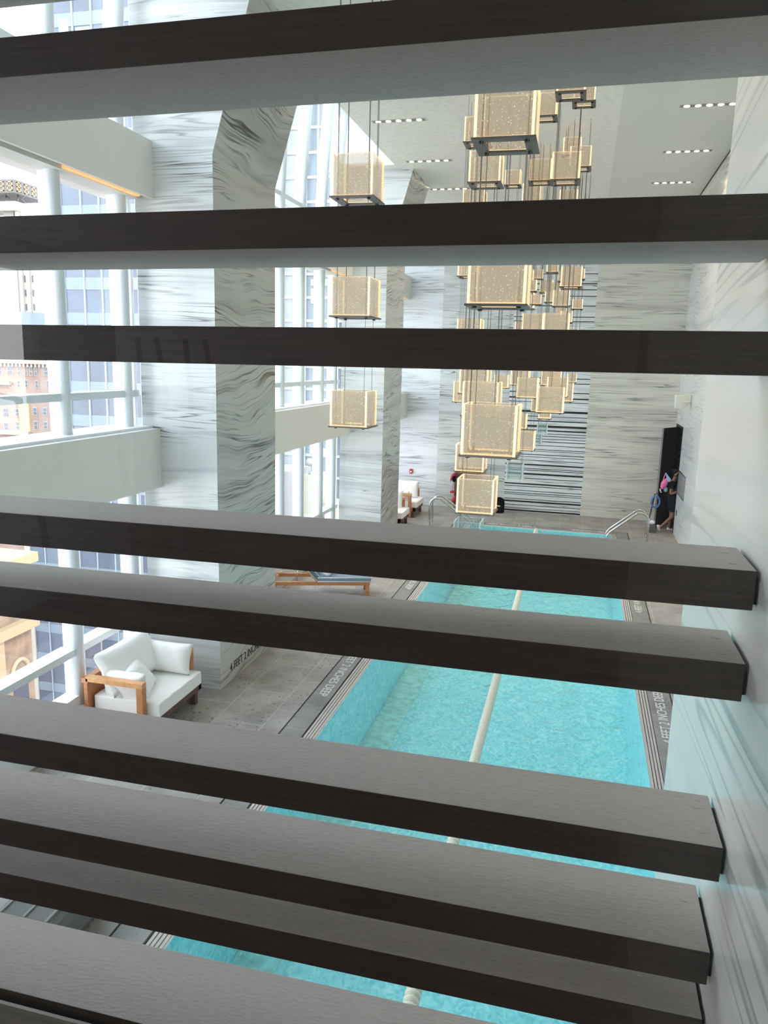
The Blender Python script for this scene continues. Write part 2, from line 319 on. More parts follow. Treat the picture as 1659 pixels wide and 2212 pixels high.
gr = thing('gutter_grate', (-2.72, 11, 0), 'long slatted overflow grate along the left edge of the pool', 'grate', None)
g2 = thing('gutter_grate', (1.04, 11, 0), 'long slatted overflow grate along the right edge of the pool', 'grate', None)
for k in range(4):
    box('slat', 'grate', -2.785 + k * 0.036, -2.785 + k * 0.036 + 0.026, 2.0, 20.28, -0.03, 0.0, gr)
    box('slat', 'grate', 0.985 + k * 0.034, 0.985 + k * 0.034 + 0.024, 2.0, 20.28, -0.03, 0.0, g2)
pool = MB()
D = -1.0
pool.face([(PL, PY0, D), (PR, PY0, D), (PR, PY1, D), (PL, PY1, D)])
pool.face([(PL, PY0, 0), (PL, PY0, D), (PL, PY1, D), (PL, PY1, 0)]); pool.face([(PR, PY0, 0), (PR, PY1, 0), (PR, PY1, D), (PR, PY0, D)])
pool.face([(PL, PY1, 0), (PL, PY1, D), (PR, PY1, D), (PR, PY1, 0)]); pool.face([(PL, PY0, 0), (PR, PY0, 0), (PR, PY0, D), (PL, PY0, D)])
struct(pool.build('trim_3', 'pool_tile'))
bd = MB(); bd.box(PL + 0.02, PL + 0.42, PY0, PY1, D, D + 0.01, None); struct(bd.build('trim_4', 'pool_band'))
wf = MB(); wf.box(PL - .02, PR + .02, PY1 + .012, 20.279, -0.2, -0.006); struct(wf.build('trim_5', 'grate'))
el = MB(); el.box(PL - .028, PL - .002, PY0, PY1, -.2, -.004); el.box(PR + .002, PR + .028, PY0, PY1, -.2, -.004); struct(el.build('trim_9', 'grate'))
w = MB(); w.face([(PL, PY0, -0.02), (PR, PY0, -0.02), (PR, PY1, -0.02), (PL, PY1, -0.02)])
tag(w.build('pool_water', 'water'), 'turquoise rippled water filling the long indoor lap pool', 'water', kind='stuff')

# far wall, side wall, ceiling, near wall
fw = MB(); fw.box(-5.6, -4.04, YF, YF + .3, 0, 10.2, 'marble_far'); fw.box(-4.04, -2.01, YF, YF + .3, 0, 10.2, 'marble_front'); fw.box(-2.01, 0.2, YF, YF + .3, 0, 10.2, 'marble_far'); fw.box(0.2, 2.87, YF, YF + .3, 0, 10.2, 'marble_warm')
struct(fw.build('wall_far', None))
bars = [(3.88, 0.017), (3.74, 0.014), (3.48, 0.017), (3.32, 0.026), (3.21, 0.011), (2.94, 0.04), (2.8, 0.011), (2.67, 0.02), (2.52, 0.04), (2.4, 0.026), (2.31, 0.011), (2.24, 0.011), (2.16, 0.011), (2.08, 0.014), (1.97, 0.011), (1.85, 0.011), (1.8, 0.009), (1.7, 0.014), (1.63, 0.009), (1.53, 0.011), (1.4, 0.026), (1.29, 0.011), (1.24, 0.011), (1.13, 0.034), (1.0, 0.011), (0.83, 0.026), (0.76, 0.011), (0.63, 0.011), (0.56, 0.011), (0.51, 0.009), (0.38, 0.011), (0.31, 0.031), (0.2, 0.011), (0.11, 0.009), (0.04, 0.031), (6.71, 0.014), (6.45, 0.017), (6.29, 0.014), (6.12, 0.014), (5.86, 0.014), (5.56, 0.014), (5.44, 0.014), (5.1, 0.02), (4.85, 0.03), (4.5, 0.015), (4.2, 0.02), (7.0, .02), (7.4, .02)]
bb = MB()
for z, t in bars: bb.box(-2.01, 0.2, YF - 0.004, YF, z - t * .75, z + t * .75)
struct(bb.build('trim_6', 'black_gap'))
DY0, DY1, DZ = 20.99, 22.28, 2.72
for q in ((1.6, DY0, 0), (DY1, YF + .3, 0), (DY0, DY1, DZ)): struct(box('wall_right', 'marble_swirl', XS, XS + .3, q[0], q[1], q[2], 10.2))
# dark corridor behind the doorway
dc = MB()
for q in [((2.6, 20.6, 0), (4.2, 20.6, 0), (4.2, 22.6, 0), (2.6, 22.6, 0)), ((2.88, 20.6, 2.9), (4.2, 20.6, 2.9), (4.2, 22.6, 2.9), (2.88, 22.6, 2.9)), ((4.2, 20.6, 0), (4.2, 22.6, 0), (4.2, 22.6, 2.9), (4.2, 20.6, 2.9)), ((2.88, 22.6, 0), (4.2, 22.6, 0), (4.2, 22.6, 2.9), (2.88, 22.6, 2.9)), ((2.88, 20.6, 0), (4.2, 20.6, 0), (4.2, 20.6, 2.9), (2.88, 20.6, 2.9))]: dc.face(q)
struct(dc.build('wall_corridor', 'dark_corridor'))
ZC = 8.17
ce = MB()
ce.box(-4.05, 0.27, 1.7, 16.3, ZC, 10.1, 'textured_ceiling', {'-x': 'white_paint'}); ce.box(0.27, 2.31, 1.7, YF, ZC, 10.1, 'smooth_ceiling', {'+x': 'smooth_ceiling'}); ce.box(-5.6, 0.27, 16.3, YF, ZC, 10.1, 'textured_ceiling', {'-y': 'white_paint'})
struct(ce.build('ceiling', None))
struct(box('trim_7', 'black_gap', 2.30, XS, 1.7, YF, ZC - 0.03, ZC)); struct(box('wall_bulkhead', 'marble_warm', 2.31, XS, 1.7, YF, 7.3, ZC - .03))
rf = MB(); rf.box(-5.8, 2.9, 1.4, 22.9, 10.2, 10.4); struct(rf.build('ceiling_roof', 'white_paint'))
# near wall with the louvred opening and its marble reveal
XW = 0.2295; YN0, YN1 = 0.97, 1.60
struct(box('wall_reveal', 'marble_reveal', XW, 2.9, -1.2, YN1, 0, 10.2))
for q in ((-5.6, -3.2, 0, 10.2), (-3.2, XW, 5.4, 10.2), (-3.2, XW, 0, 1.5)): struct(box('wall_near', 'white_plaster', q[0], q[1], YN0, YN1, q[2], q[3]))

# pillars
def pillar(n, y0, y1, label):
    p = MB()
    poly = [(-5.24, 0), (-4.24, 0), (-4.24, 6.46), (-3.13, 10.15), (-5.24, 10.15)]
    A = [(x, y0, z) for x, z in poly]; B = [(x, y1, z) for x, z in poly]
    p.face(A, 'marble_front'); p.face(B[::-1], 'marble_front')
    for i in range(5):
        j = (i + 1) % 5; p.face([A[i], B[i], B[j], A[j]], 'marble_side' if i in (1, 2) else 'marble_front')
    o = p.build('pillar', None)
    return tag(o, label, 'pillar', None)
p1 = pillar(1, 8.52, 10.37, 'near veined marble pillar leaning inward at its top, between the daybed and the lounger')
p2 = pillar(2, 16.65, 18.36, 'farther veined marble pillar leaning inward, rising behind the stack of three lanterns')

# lettering
def text(s, size, m, mt, parent, depth=0.002, sx=1.0):
    cu = bpy.data.curves.new('t', 'FONT'); cu.body = s; cu.size = size; cu.extrude = depth; cu.align_x = 'LEFT'
    to = bpy.data.objects.new('t', cu); C.objects.link(to); bpy.context.view_layer.update()
    me = bpy.data.meshes.new_from_object(to); C.objects.unlink(to); bpy.data.objects.remove(to)
    w = max(v.co.x for v in me.vertices)
    k = sx / w
    me.transform(Matrix.Diagonal((k, 1, 1, 1))); me.transform(mt); me.materials.clear(); me.materials.append(M[m])
    o = bpy.data.objects.new('lettering', me); C.objects.link(o); o.parent = parent; return o
TXT = '4 FEET 2 INCHES DEEP'
def tm(ox, oy, oz, right, up):
    r = Vector(right); u = Vector(up); n = r.cross(u)
    return Matrix(((r.x, u.x, n.x, ox), (r.y, u.y, n.y, oy), (r.z, u.z, n.z, oz), (0, 0, 0, 1)))
text(TXT, 0.17, 'white_letter', tm(-2.99, 10.33, 0.002, (0, -1, 0), (1, 0, 0)), coping, sx=1.6)
text('4 FEET 4 INCHES DEEP', 0.17, 'white_letter', tm(-2.99, 15.3, 0.002, (0, -1, 0), (1, 0, 0)), coping, sx=1.6)
text(TXT, 0.17, 'white_letter', tm(1.31, 8.72, 0.002, (0, 1, 0), (-1, 0, 0)), coping, sx=1.5)
text('4 FEET 4 INCHES DEEP', 0.17, 'white_letter', tm(1.31, 13.65, 0.002, (0, 1, 0), (-1, 0, 0)), coping, sx=1.55)
text('4 FEET 6 INCHES DEEP', 0.17, 'white_letter', tm(-0.93, 20.48, 0.002, (-1, 0, 0), (0, -1, 0)), coping, sx=1.3)
text('4 FEET 6 INCHES DEEP', 0.17, 'white_letter', tm(0.89, 20.48, 0.002, (-1, 0, 0), (0, -1, 0)), coping, sx=0.9)
text(TXT, 0.155, 'black_letter', tm(-4.238, 8.80, 0.13, (0, 1, 0), (0, 0, 1)), p1, sx=1.38)

# ------------------------------------------------------------------ window wall
def gx(z): return -5.30 + (0.02 * (z - 6.2) ** 2 if z > 6.2 else 0)
bays = [(1.72, 8.52, [2.2, 3.35, 4.5, 5.66, 7.11, 8.28]), (10.37, 16.65, [10.75, 11.9, 13.20, 14.24, 15.42, 16.31]), (18.36, YF, [18.6, 19.75, 20.9, 22.05])]
zs = [0.3, 2.0, 4.0, 6.2, 7.0, 7.8, 8.6, 9.4, 10.18]
wi = 0
for b, (y0, y1, ys) in enumerate(bays):
    wi += 1
    g = MB()
    for za, zb in zip(zs, zs[1:]):
        g.face([(gx(za) - .12, y0, za), (gx(za) - .12, y1, za), (gx(zb) - .12, y1, zb), (gx(zb) - .12, y0, zb)])
    win = struct(g.build('window_%d' % wi, 'window_glass'))
    for y in ys:
        t = MB(); t.tube([(gx(z), y, z) for z in [0.3, 3, 5, 6.2] + [6.2 + 0.4 * k for k in range(1, 11)]], 0.078, 16); t.build('mullion_column', 'mullion_paint', win)
        f = MB()
        for za, zb in zip(zs, zs[1:]):
            A = [(gx(za) - .15, y - .03, za), (gx(za) - .05, y - .03, za), (gx(zb) - .05, y - .03, zb), (gx(zb) - .15, y - .03, zb)]
            B = [(x, y + .03, z) for x, _, z in A]
            f.face(A); f.face(B[::-1]); f.face([A[1], B[1], B[2], A[2]]); f.face([A[0], A[3], B[3], B[0]])
        f.build('mullion_fin', 'white_paint', win)
    for z in (0.93, 3.75, 7.0, 9.2):
        edges = [y0] + ys + [y1]
        for ya, yb in zip(edges, edges[1:]):
            if yb - ya < 0.15: continue
            box('transom', 'mullion_paint', gx(z) - .16, gx(z) + 0.03, ya + (0.0 if ya == y0 else .05), yb - (0.0 if yb == y1 else .05), z - .04, z + .04, win)
    # sill, spandrels
    box('sill', 'white_paint', -5.44, -5.25, y0, y1, 0, 0.42, win); box('sill_step', 'mullion_paint', -5.25, -5.2, y0, y1, 0, 0.30, win)
    s = MB(); s.box(-5.6, -5.0, y0, y1, 2.6, 3.33, 'white_plaster', {'+z': 'white_paint'}); s.box(-5.6, -5.1, y0, y1, 3.33, 3.36, 'white_paint')
    s.build('spandrel', None, win)
    s = MB(); s.box(-5.6, -5.0, y0, y1, 6.06, 6.63, 'white_plaster'); s.box(-5.04, -5.0, y0, y1, 6.0, 6.06, 'white_plaster'); s.box(-5.6, -5.17, y0, y1, 6.0, 6.06, 'white_plaster')
    s.box(-5.17, -5.04, y0, y1, 6.055, 6.06, 'dark_slot'); s.build('spandrel', None, win)
    box('light_slot', 'amber_strip', -5.165, -5.11, 7.1 if b == 0 else y1 - 1.0, y1 - 0.1, 6.012, 6.05, win)
    for y in (y0, y1):
        s = -1 if y == y1 else 1
        box('frame_edge', 'white_paint', -5.5, -5.3, min(y, y + s * .05), max(y, y + s * .05), 0.3, 10.15, win)

# ------------------------------------------------------------------ louvre boards
SX = 0.2245
sl = [(0.581, 1.19), (0.405, 1.19), (0.1705, 1.20), (0.0180, 1.15), (-0.2690, 1.131), (-0.390, 1.131), (-0.648, 1.131), (-0.807, 1.145), (-0.913, 1.15), (-1.152, 1.165)]
SLAB = ['topmost dark wooden louvre board, only its lower edge in view at the upper left corner',
 'dark louvre board crossing the top of the view, with broad grey underside below it',
 'dark louvre board crossing just under the ceiling downlights, grey underside below it',
 'dark louvre board at eye level, showing neither top nor underside',
 'louvre board whose top hides the far pool edge, first below eye level',
 'louvre board between the wooden lounger and the white daybed, seen from above',
 'louvre board just in front of the daybed foot, grey top and dark front',
 'broad louvre board with a pale strip along its back edge, two above the lowest gap',
 'shaded louvre board tucked under the board above it, above the lowest water gap',
 'lowest louvre board in the bottom left corner, pinkish grey top']
for i, (zc, d) in enumerate(sl):
    b = MB(); dz = 0.004
    L0, L1 = -3.19, SX
    def sl_pt(x, y, z): return (x, y, z + (x - 0.0) * 0.008 + 0.004)
    vv = [(x, y, z) for x in (L0, L1) for y in (1.0, d) for z in (CAMZ + zc - .0256, CAMZ + zc + .0256)]
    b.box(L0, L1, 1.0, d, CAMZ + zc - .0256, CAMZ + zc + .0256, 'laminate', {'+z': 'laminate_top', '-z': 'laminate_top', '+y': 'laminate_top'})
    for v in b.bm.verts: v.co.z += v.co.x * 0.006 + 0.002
    o = b.build('louvre_board', 'laminate', None, 0.0012)
    tag(o, SLAB[i], 'board', 'louvre boards across the opening')
    if i >= 4:
        zt = CAMZ + zc + .0256 + 0.0033
        for k, (px, py) in enumerate([(SX - .022, 1.0 + .25 * (d - 1)), (SX - .022, 1.0 + .72 * (d - 1))]):
            c = MB(); c.cyl((px, py, zt - .0005), .0055, .0011, 'z', 16); c.build('screw_cap', 'laminate_top', o)
        e = MB(); e.box(SX, XW, 1.012, d - .012, CAMZ + zc - .017, CAMZ + zc + .017); e.build('end_bracket', 'black_gap', o)
    else:
        e = MB(); e.box(SX, XW, 1.012, d - .012, CAMZ + zc - .017, CAMZ + zc + .017); e.build('end_bracket', 'black_gap', o)
g = MB(); g.face([(-3.2, 0.955, 2.66), (XW, 0.955, 2.66), (XW, 0.955, 5.35), (-3.2, 0.955, 5.35)])
struct(g.build('window_4', 'pane_glass'))

struct(box('trim_10', 'sill_marble', -3.19, XW, 0.9785, 0.985, 2.66, 3.062))
# ------------------------------------------------------------------ the room behind the pane, seen only as reflections
mat('gym_wall', (0.7, 0.7, 0.71), 0.8)
gy = MB()
gy.box(-6.2, 0.6, -6.2, 0.93, 2.4, 2.65, 'dark_slot'); gy.box(-6.2, 0.6, -6.2, 0.97, 5.4, 5.6, 'gym_wall')
gy.box(0.5, 0.7, -6.2, 0.93, 2.65, 5.4, 'dark_slot'); gy.box(-6.2, 0.6, -6.3, -6.1, 2.65, 5.4, 'gym_wall')
gy.box(-6.2, -6.0, -6.2, 0.93, 2.65, 3.3, 'dark_slot'); gy.box(-6.2, -6.0, -6.2, 0.93, 5.1, 5.4, 'dark_slot')
for y in (-6.1, -4.9, -3.7, -2.5, -1.3, -0.1): gy.box(-6.2, -6.0, y, y + .35, 3.3, 5.1, 'dark_slot')
struct(gy.build('wall_gym', None))
rub = mat('machine_black', (0.03, 0.03, 0.032), 0.5)
for k, (x, y) in enumerate([(-2.35, -2.0), (-2.05, -2.0)]):
    e = thing('elliptical_trainer', (x, y, 2.65), ['black elliptical trainer mirrored faintly in the eye-level board, left of its twin', 'black elliptical trainer mirrored faintly in the eye-level board, right of its twin'][k], 'exercise machine', 'exercise machines mirrored in the pane')
    b = MB(); b.box(x - .2, x + .2, y - .6, y + .3, 2.65, 2.75); b.box(x - .06, x + .06, y - .1, y + .1, 2.75, 3.9); b.build('base', rub, e)
    for s in (-.05, .05):
        t = MB(); t.tube([(x + s, y, 3.3), (x + s * 1.5, y - .05, 4.0), (x + s * 1.2 - 0.07, y - .1, 4.3)], 0.016, 8); t.build('handle', rub, e)
t = thing('treadmill', (-3.2, -2.4, 2.65), 'dark treadmill console mirrored faintly at the left end of the eye-level board', 'exercise machine')
b = MB(); b.box(-3.6, -2.8, -2.6, -0.9, 2.65, 2.85); b.build('deck', rub, t)
b = MB(); b.box(-3.45, -2.95, -2.6, -2.5, 4.0, 4.4); b.build('console', rub, t)
for s in (-3.55, -2.85):
    b = MB(); b.tube([(s, -2.6, 2.8), (s, -2.4, 3.9), (s, -1.9, 4.0)], .025, 8); b.build('handrail', rub, t)

# ------------------------------------------------------------------ door, person and wall fittings
hx, hy = XS, 22.22; ex, ey = 2.12, 21.45
d = Vector((ex - hx, ey - hy, 0)); wdt = d.length; d.normalize(); nn = Vector((d.y, -d.x, 0))
mt = Matrix(((d.x, nn.x, 0, hx), (d.y, nn.y, 0, hy), (0, 0, 1, 0), (0, 0, 0, 1)))
b = MB(); b.box(0, wdt, -0.045, 0, 0.01, 2.69, None, None, mt); door = struct(b.build('door_1', 'black_door', None, 0.003))
b = MB(); b.box(0.35, 0.62, 0, 0.05, 2.42, 2.49, None, None, mt); b.box(0.05, 0.36, 0.02, 0.03, 2.5, 2.53, None, None, mt); b.build('door_closer', 'brushed_steel', door)
b = MB(); b.cyl(mt @ Vector((wdt - .07, 0, 1.03)), .02, .05, 'y', 12); b.tube([mt @ Vector((wdt - .07, .05, 1.03)), mt @ Vector((wdt - .2, .05, 1.03))], .01, 8); b.build('door_handle', 'brushed_steel', door)
b = MB(); b.box(wdt - 0.004, wdt + .002, -0.045, 0, 0.01, 2.69, None, None, mt); b.build('door_edge', 'dark_steel', door)
b = MB(); b.box(XS - .012, XS + .3, DY0 - .05, DY0, 0, DZ + .05); b.box(XS - .012, XS + .3, DY0 - .05, DY1 + .05, DZ, DZ + .05); b.box(XS - .012, XS + .3, DY1, DY1 + .05, 0, DZ + .05); struct(b.build('trim_8', 'black_door'))
ds = thing('towel_dispenser', (2.57, 20.2, 1.4), 'recessed steel two-panel wall cabinet on the marble beside the doorway', 'dispenser')
box('frame', 'brushed_steel', XS - .008, XS + .02, 19.5, 20.85, 1.08, 1.68, ds); box('panel', 'grey_steel', XS - .014, XS - .008, 19.56, 20.12, 1.12, 1.64, ds); box('panel', 'grey_steel', XS - .014, XS - .008, 20.2, 20.78, 1.12, 1.64, ds)
tag(box('wall_latch', 'black_gap', XS - .01, XS + .01, 20.55, 20.65, .54, .68), 'small dark slot latch low on the marble beside the doorway', 'latch')
sk = thing('wall_speaker', (2.5, 19.9, 3.45), 'ivory wall loudspeaker on a bracket high above the doorway', 'speaker')
b = MB(); b.prism([(2.22, 3.30), (2.34, 3.26), (2.50, 3.38), (2.47, 3.62), (2.2, 3.60)], 'y', 19.75, 20.05); b.build('cabinet', 'ivory_plastic', sk, 0.015)
b = MB(); b.prism([(2.205, 3.31), (2.215, 3.29), (2.2, 3.61), (2.185, 3.6)], 'y', 19.77, 20.03); b.build('grille', 'white_paint', sk)
b = MB(); b.tube([(2.35, 19.74, 3.45), (2.5, 19.74, 3.45), (2.57, 19.8, 3.45)], .018, 8); b.box(2.55, 2.57, 19.7, 19.9, 3.35, 3.55); b.build('bracket', 'ivory_plastic', sk)

def skin_obj(name, verts, edges, radii, m, parent, sub=2, root=0):
    me = bpy.data.meshes.new(name); me.from_pydata(verts, edges, []); o = bpy.data.objects.new(name, me); C.objects.link(o)
    bpy.context.view_layer.objects.active = o
    o.modifiers.new('skin', 'SKIN'); me.skin_vertices
    if not me.skin_vertices: pass
    for i, v in enumerate(me.skin_vertices[0].data):
        r_ = radii[i]; v.radius = r_ if isinstance(r_, tuple) else (r_, r_); v.use_root = (i == root)
    s = o.modifiers.new('sub', 'SUBSURF'); s.levels = sub; s.render_levels = sub
    me.materials.append(M[m] if isinstance(m, str) else m)
    if parent: o.parent = parent; o.matrix_parent_inverse = parent.matrix_basis.inverted()
    bpy.context.view_layer.update()
    dg = bpy.context.evaluated_depsgraph_get(); m2 = bpy.data.meshes.new_from_object(o.evaluated_get(dg)); o.modifiers.clear(); o.data = m2
    for p in m2.polygons: p.use_smooth = True
    return o
pe = thing('person', (2.45, 21.25, 0), 'person in black top and dark shorts entering the doorway, white shoes, pink bag', 'person')
Y = 21.25
V = [(2.52, Y, .82), (2.52, Y, .98), (2.49, Y, 1.18), (2.49, Y, 1.30), (2.52, Y, 1.38), (2.54, Y, 1.45), (2.55, Y, 1.53), (2.55, Y, 1.60),
     (2.48, Y - .15, 1.29), (2.42, Y - .22, 1.02), (2.56, Y - .24, 1.08), (2.62, Y - .23, 1.10),          # near arm, elbow behind
     (2.49, Y + .15, 1.29), (2.50, Y + .22, 1.04), (2.66, Y + .2, 1.1), (2.72, Y + .2, 1.12),
     (2.53, Y - .09, .80), (2.56, Y - .09, .42), (2.30, Y - .09, .13), (2.26, Y - .09, .06),               # trailing leg, heel lifted
     (2.52, Y + .09, .80), (2.54, Y + .08, .43), (2.50, Y + .06, .09), (2.57, Y + .06, .035)]
E = [(0, 1), (1, 2), (2, 3), (3, 4), (4, 5), (5, 6), (6, 7), (3, 8), (8, 9), (9, 10), (10, 11), (3, 12), (12, 13), (13, 14), (14, 15), (0, 16), (16, 17), (17, 18), (18, 19), (0, 20), (20, 21), (21, 22), (22, 23)]
Rr = [.09, .09, .10, .10, .055, .06, .085, .07, .055, .042, .032, .028, .055, .042, .032, .028, .09, .058, .04, .035, .09, .058, .04, .035]
skin_obj('body', V, E, Rr, 'skin', pe)
skin_obj('black_top', [(2.52, Y, .84), V[1], V[2], V[3], (2.50, Y, 1.34), V[8], (2.445, Y - .195, 1.13), V[12], (2.49, Y + .195, 1.13)], [(0, 1), (1, 2), (2, 3), (3, 4), (3, 5), (5, 6), (3, 7), (7, 8)], [.165, .15, .155, .135, .09, .08, .065, .08, .065], 'black_cloth', pe)
skin_obj('dark_shorts', [(2.52, Y, 1.02), (2.52, Y, .86), V[16], (2.555, Y - .09, .50), V[20], (2.535, Y + .085, .50)], [(0, 1), (1, 2), (2, 3), (1, 4), (4, 5)], [.155, .175, .12, .095, .12, .095], 'navy_cloth', pe)
b = MB(); b.sph((2.55, Y, 1.56), .105, None, (1.0, .95, 1.1)); b.sph((2.475, Y, 1.62), .06, None); h = b.build('hair', 'black_hair', pe)
b = MB(); b.tube([(2.50, Y - .10, 1.50), (2.56, Y - .108, 1.56), (2.60, Y - .09, 1.60), (2.63, Y - .05, 1.62)], .018, 8); b.build('headband', mat('tan_band', (.42, .25, .1), .7), pe)
b = MB(); b.sph((2.62, Y - .02, 1.52), .045, None, (.9, 1, 1.3)); b.sph((2.665, Y - .02, 1.51), .016); b.sph((2.55, Y - .095, 1.51), .022, None, (.7, .5, 1.3)); b.build('face', 'skin', pe)
for nx, nz, ny, rot in ((2.23, .075, Y - .09, 1.05), (2.535, .035, Y + .06, 0.12)):
    b = MB(); b.sph((0, 0, 0), .05, None, (1.9, .75, .72)); b.sph((-.04, 0, .02), .04, None, (1.1, .8, 1))
    mt2 = Matrix.Translation((nx, ny, nz)) @ Matrix.Rotation(rot, 4, 'Y')
    bmesh.ops.transform(b.bm, matrix=mt2, verts=b.bm.verts); b.build('shoe', 'shoe_white', pe)
for sy_ in (-.235, .2):   # hands: palm and five fingers each
    bx_ = 2.63 if sy_ < 0 else 2.73
    b = MB(); b.sph((bx_, Y + sy_, 1.105), .036, None, (1.2, .55, .9))
    for q, ln in enumerate((.06, .07, .065, .05)):
        z_ = 1.13 - q * .017; b.tube([(bx_ + .02, Y + sy_, z_), (bx_ + .03 + ln * .5, Y + sy_ + .004, z_), (bx_ + .02 + ln, Y + sy_ + .02, z_ - .012)], [.0095, .009, .0075], 8)
    b.tube([(bx_ - .01, Y + sy_, 1.13), (bx_ + .01, Y + sy_ + .02, 1.155), (bx_ + .04, Y + sy_ + .03, 1.155)], [.011, .01, .008], 8); b.build('hand', 'skin', pe)
bag = thing('shoulder_bag', (2.27, Y - .12, 1.1), 'pink cloth bag with pale blue towels slung behind the walking person', 'bag')
skin_obj('pouch', [(2.33, Y - .12, 1.42), (2.27, Y - .13, 1.30), (2.24, Y - .13, 1.2), (2.20, Y - .13, 1.12)], [(0, 1), (1, 2), (2, 3)], [.03, .095, .085, .025], 'pink_cloth', bag)
skin_obj('towel', [(2.27, Y - .14, 1.56), (2.33, Y - .15, 1.45), (2.37, Y - .17, 1.38), (2.40, Y - .18, 1.33)], [(0, 1), (1, 2), (2, 3)], [.012, .035, .06, .05], 'pale_blue_cloth', bag)
skin_obj('towel', [(2.30, Y - .10, 1.2), (2.315, Y - .11, 1.10), (2.32, Y - .11, 1.05)], [(0, 1), (1, 2)], [.06, .055, .045], 'pale_blue_cloth', bag)
skin_obj('strap', [(2.22, Y - .14, 1.35), (2.27, Y - .14, 1.56), (2.36, Y - .14, 1.36)], [(0, 1), (1, 2)], [.014, .014, .014], 'pink_cloth', bag)
b = MB(); b.sph((2.18, Y - .14, 1.08), .02); b.sph((2.17, Y - .14, 1.12), .018); b.sph((2.20, Y - .14, 1.045), .016); b.build('tag_tassel', 'shoe_white', bag)

# cleaning cart with hose beside the door leaf
ct = thing('cleaning_cart', (2.0, 20.9, 0), 'small pool cleaning cart with coiled blue hose standing beside the open black door', 'cart')
b = MB(); b.box(1.93, 2.12, 20.78, 21.05, .06, .2); b.build('base', 'dark_steel', ct, .01)
b = MB(); b.sph((2.03, 20.9, .26), .075, None, (1, .9, .8)); b.build('motor', 'white_paint', ct)
b = MB(); b.tube([(1.95, 20.8, .2), (1.94, 20.85, .35), (2.0, 20.95, .75), (2.03, 20.98, 1.0), (2.1, 20.98, 1.02)], .011, 8); b.tube([(1.95, 21.0, .2), (1.96, 21.0, .35), (2.02, 21.02, .75), (2.05, 21.03, 1.0), (2.1, 20.98, 1.02)], .011, 8); b.build('handle', 'black_gap', ct)
b = MB()
for k in range(3): b.tube([(2.06 + .10 * math.cos(a * PI / 12), 20.90 - .03 * k, .82 + .15 * math.sin(a * PI / 12)) for a in range(25)], .022, 8)
b.build('hose', 'blue_hose', ct)
for s in (20.8, 21.03):
    b = MB(); b.cyl((1.97, s - .015, .06), .06, .03, 'y', 16); b.cyl((2.09, s - .015, .06), .06, .03, 'y', 16); b.build('wheel', 'dark_steel', ct)

# far wall things
al = thing('alarm_box', (-4.8, 22.48, 1.0), 'small red alarm box low on the far marble wall above the white sofa', 'alarm')
box('case', 'red_nylon', -4.86, -4.77, 22.46, 22.5, .93, 1.07, al); box('plate', 'white_paint', -4.84, -4.79, 22.455, 22.46, .97, 1.01, al)
rb = thing('rescue_backboard', (-3.2, 22.4, 0), 'brown rescue board leaning on the far wall behind the lowest lit lantern', 'board')
b = MB(); b.box(-3.47, -2.75, 22.38, 22.43, .02, 1.18); b.build('board', teakd, rb, .01)
b = MB(); b.box(-3.35, -2.55, 22.36, 22.38, 1.06, 1.12); b.build('rail', 'teak', rb)
lj = thing('life_jacket', (-3.55, 22.3, .9), 'red and black life vest hanging at the top left edge of the brown board', 'life vest')
skin_obj('vest', [(-3.42, 22.36, 1.02), (-3.5, 22.3, 1.0), (-3.55, 22.3, .9), (-3.57, 22.3, .8)], [(0, 1), (1, 2), (2, 3)], [.05, .06, .03, .02], 'red_nylon', lj)
skin_obj('padding', [(-3.47, 22.28, .98), (-3.48, 22.28, .86), (-3.45, 22.28, .78)], [(0, 1), (1, 2)], [.06, .07, .04], 'black_cloth', lj)
b = MB(); b.tube([(-3.47, 22.3, .8), (-3.50, 22.3, .65), (-3.53, 22.3, .55)], .008, 6); b.build('strap', 'grey_steel', lj)
tb = thing('rescue_tube', (-3.5, 22.3, .5), 'red rescue float hanging below the life vest on the brown board', 'float')
skin_obj('float', [(-3.58, 22.3, .46), (-3.52, 22.3, .50), (-3.42, 22.37, .48)], [(0, 1), (1, 2)], [.03, .05, .03], 'red_nylon', tb)
tb2 = thing('throw_bag', (-3.48, 22.3, .2), 'red throw bag with pale patch, lowest item left of the brown board', 'bag')
skin_obj('bag', [(-3.42, 22.36, .36), (-3.46, 22.3, .26), (-3.50, 22.3, .15)], [(0, 1), (1, 2)], [.035, .06, .05], 'red_nylon', tb2)
b = MB(); b.sph((-3.5, 22.25, .16), .03, None, (1, .6, 1)); b.build('label', 'white_paint', tb2)
bn = thing('equipment_bag', (-2.12, 22.2, 0), 'black rounded equipment bag standing against the slotted part of the far wall', 'bag')
b = MB(); b.tube([(-2.1, 22.15, 0), (-2.1, 22.15, .05), (-2.1, 22.15, .3), (-2.1, 22.15, .4), (-2.1, 22.15, .44)], [.15, .16, .16, .13, .05], 16); b.build('body', 'black_cloth', bn)
b = MB(); b.box(-2.15, -2.05, 21.985, 21.992, .2, .23); b.build('mark', 'white_paint', bn)

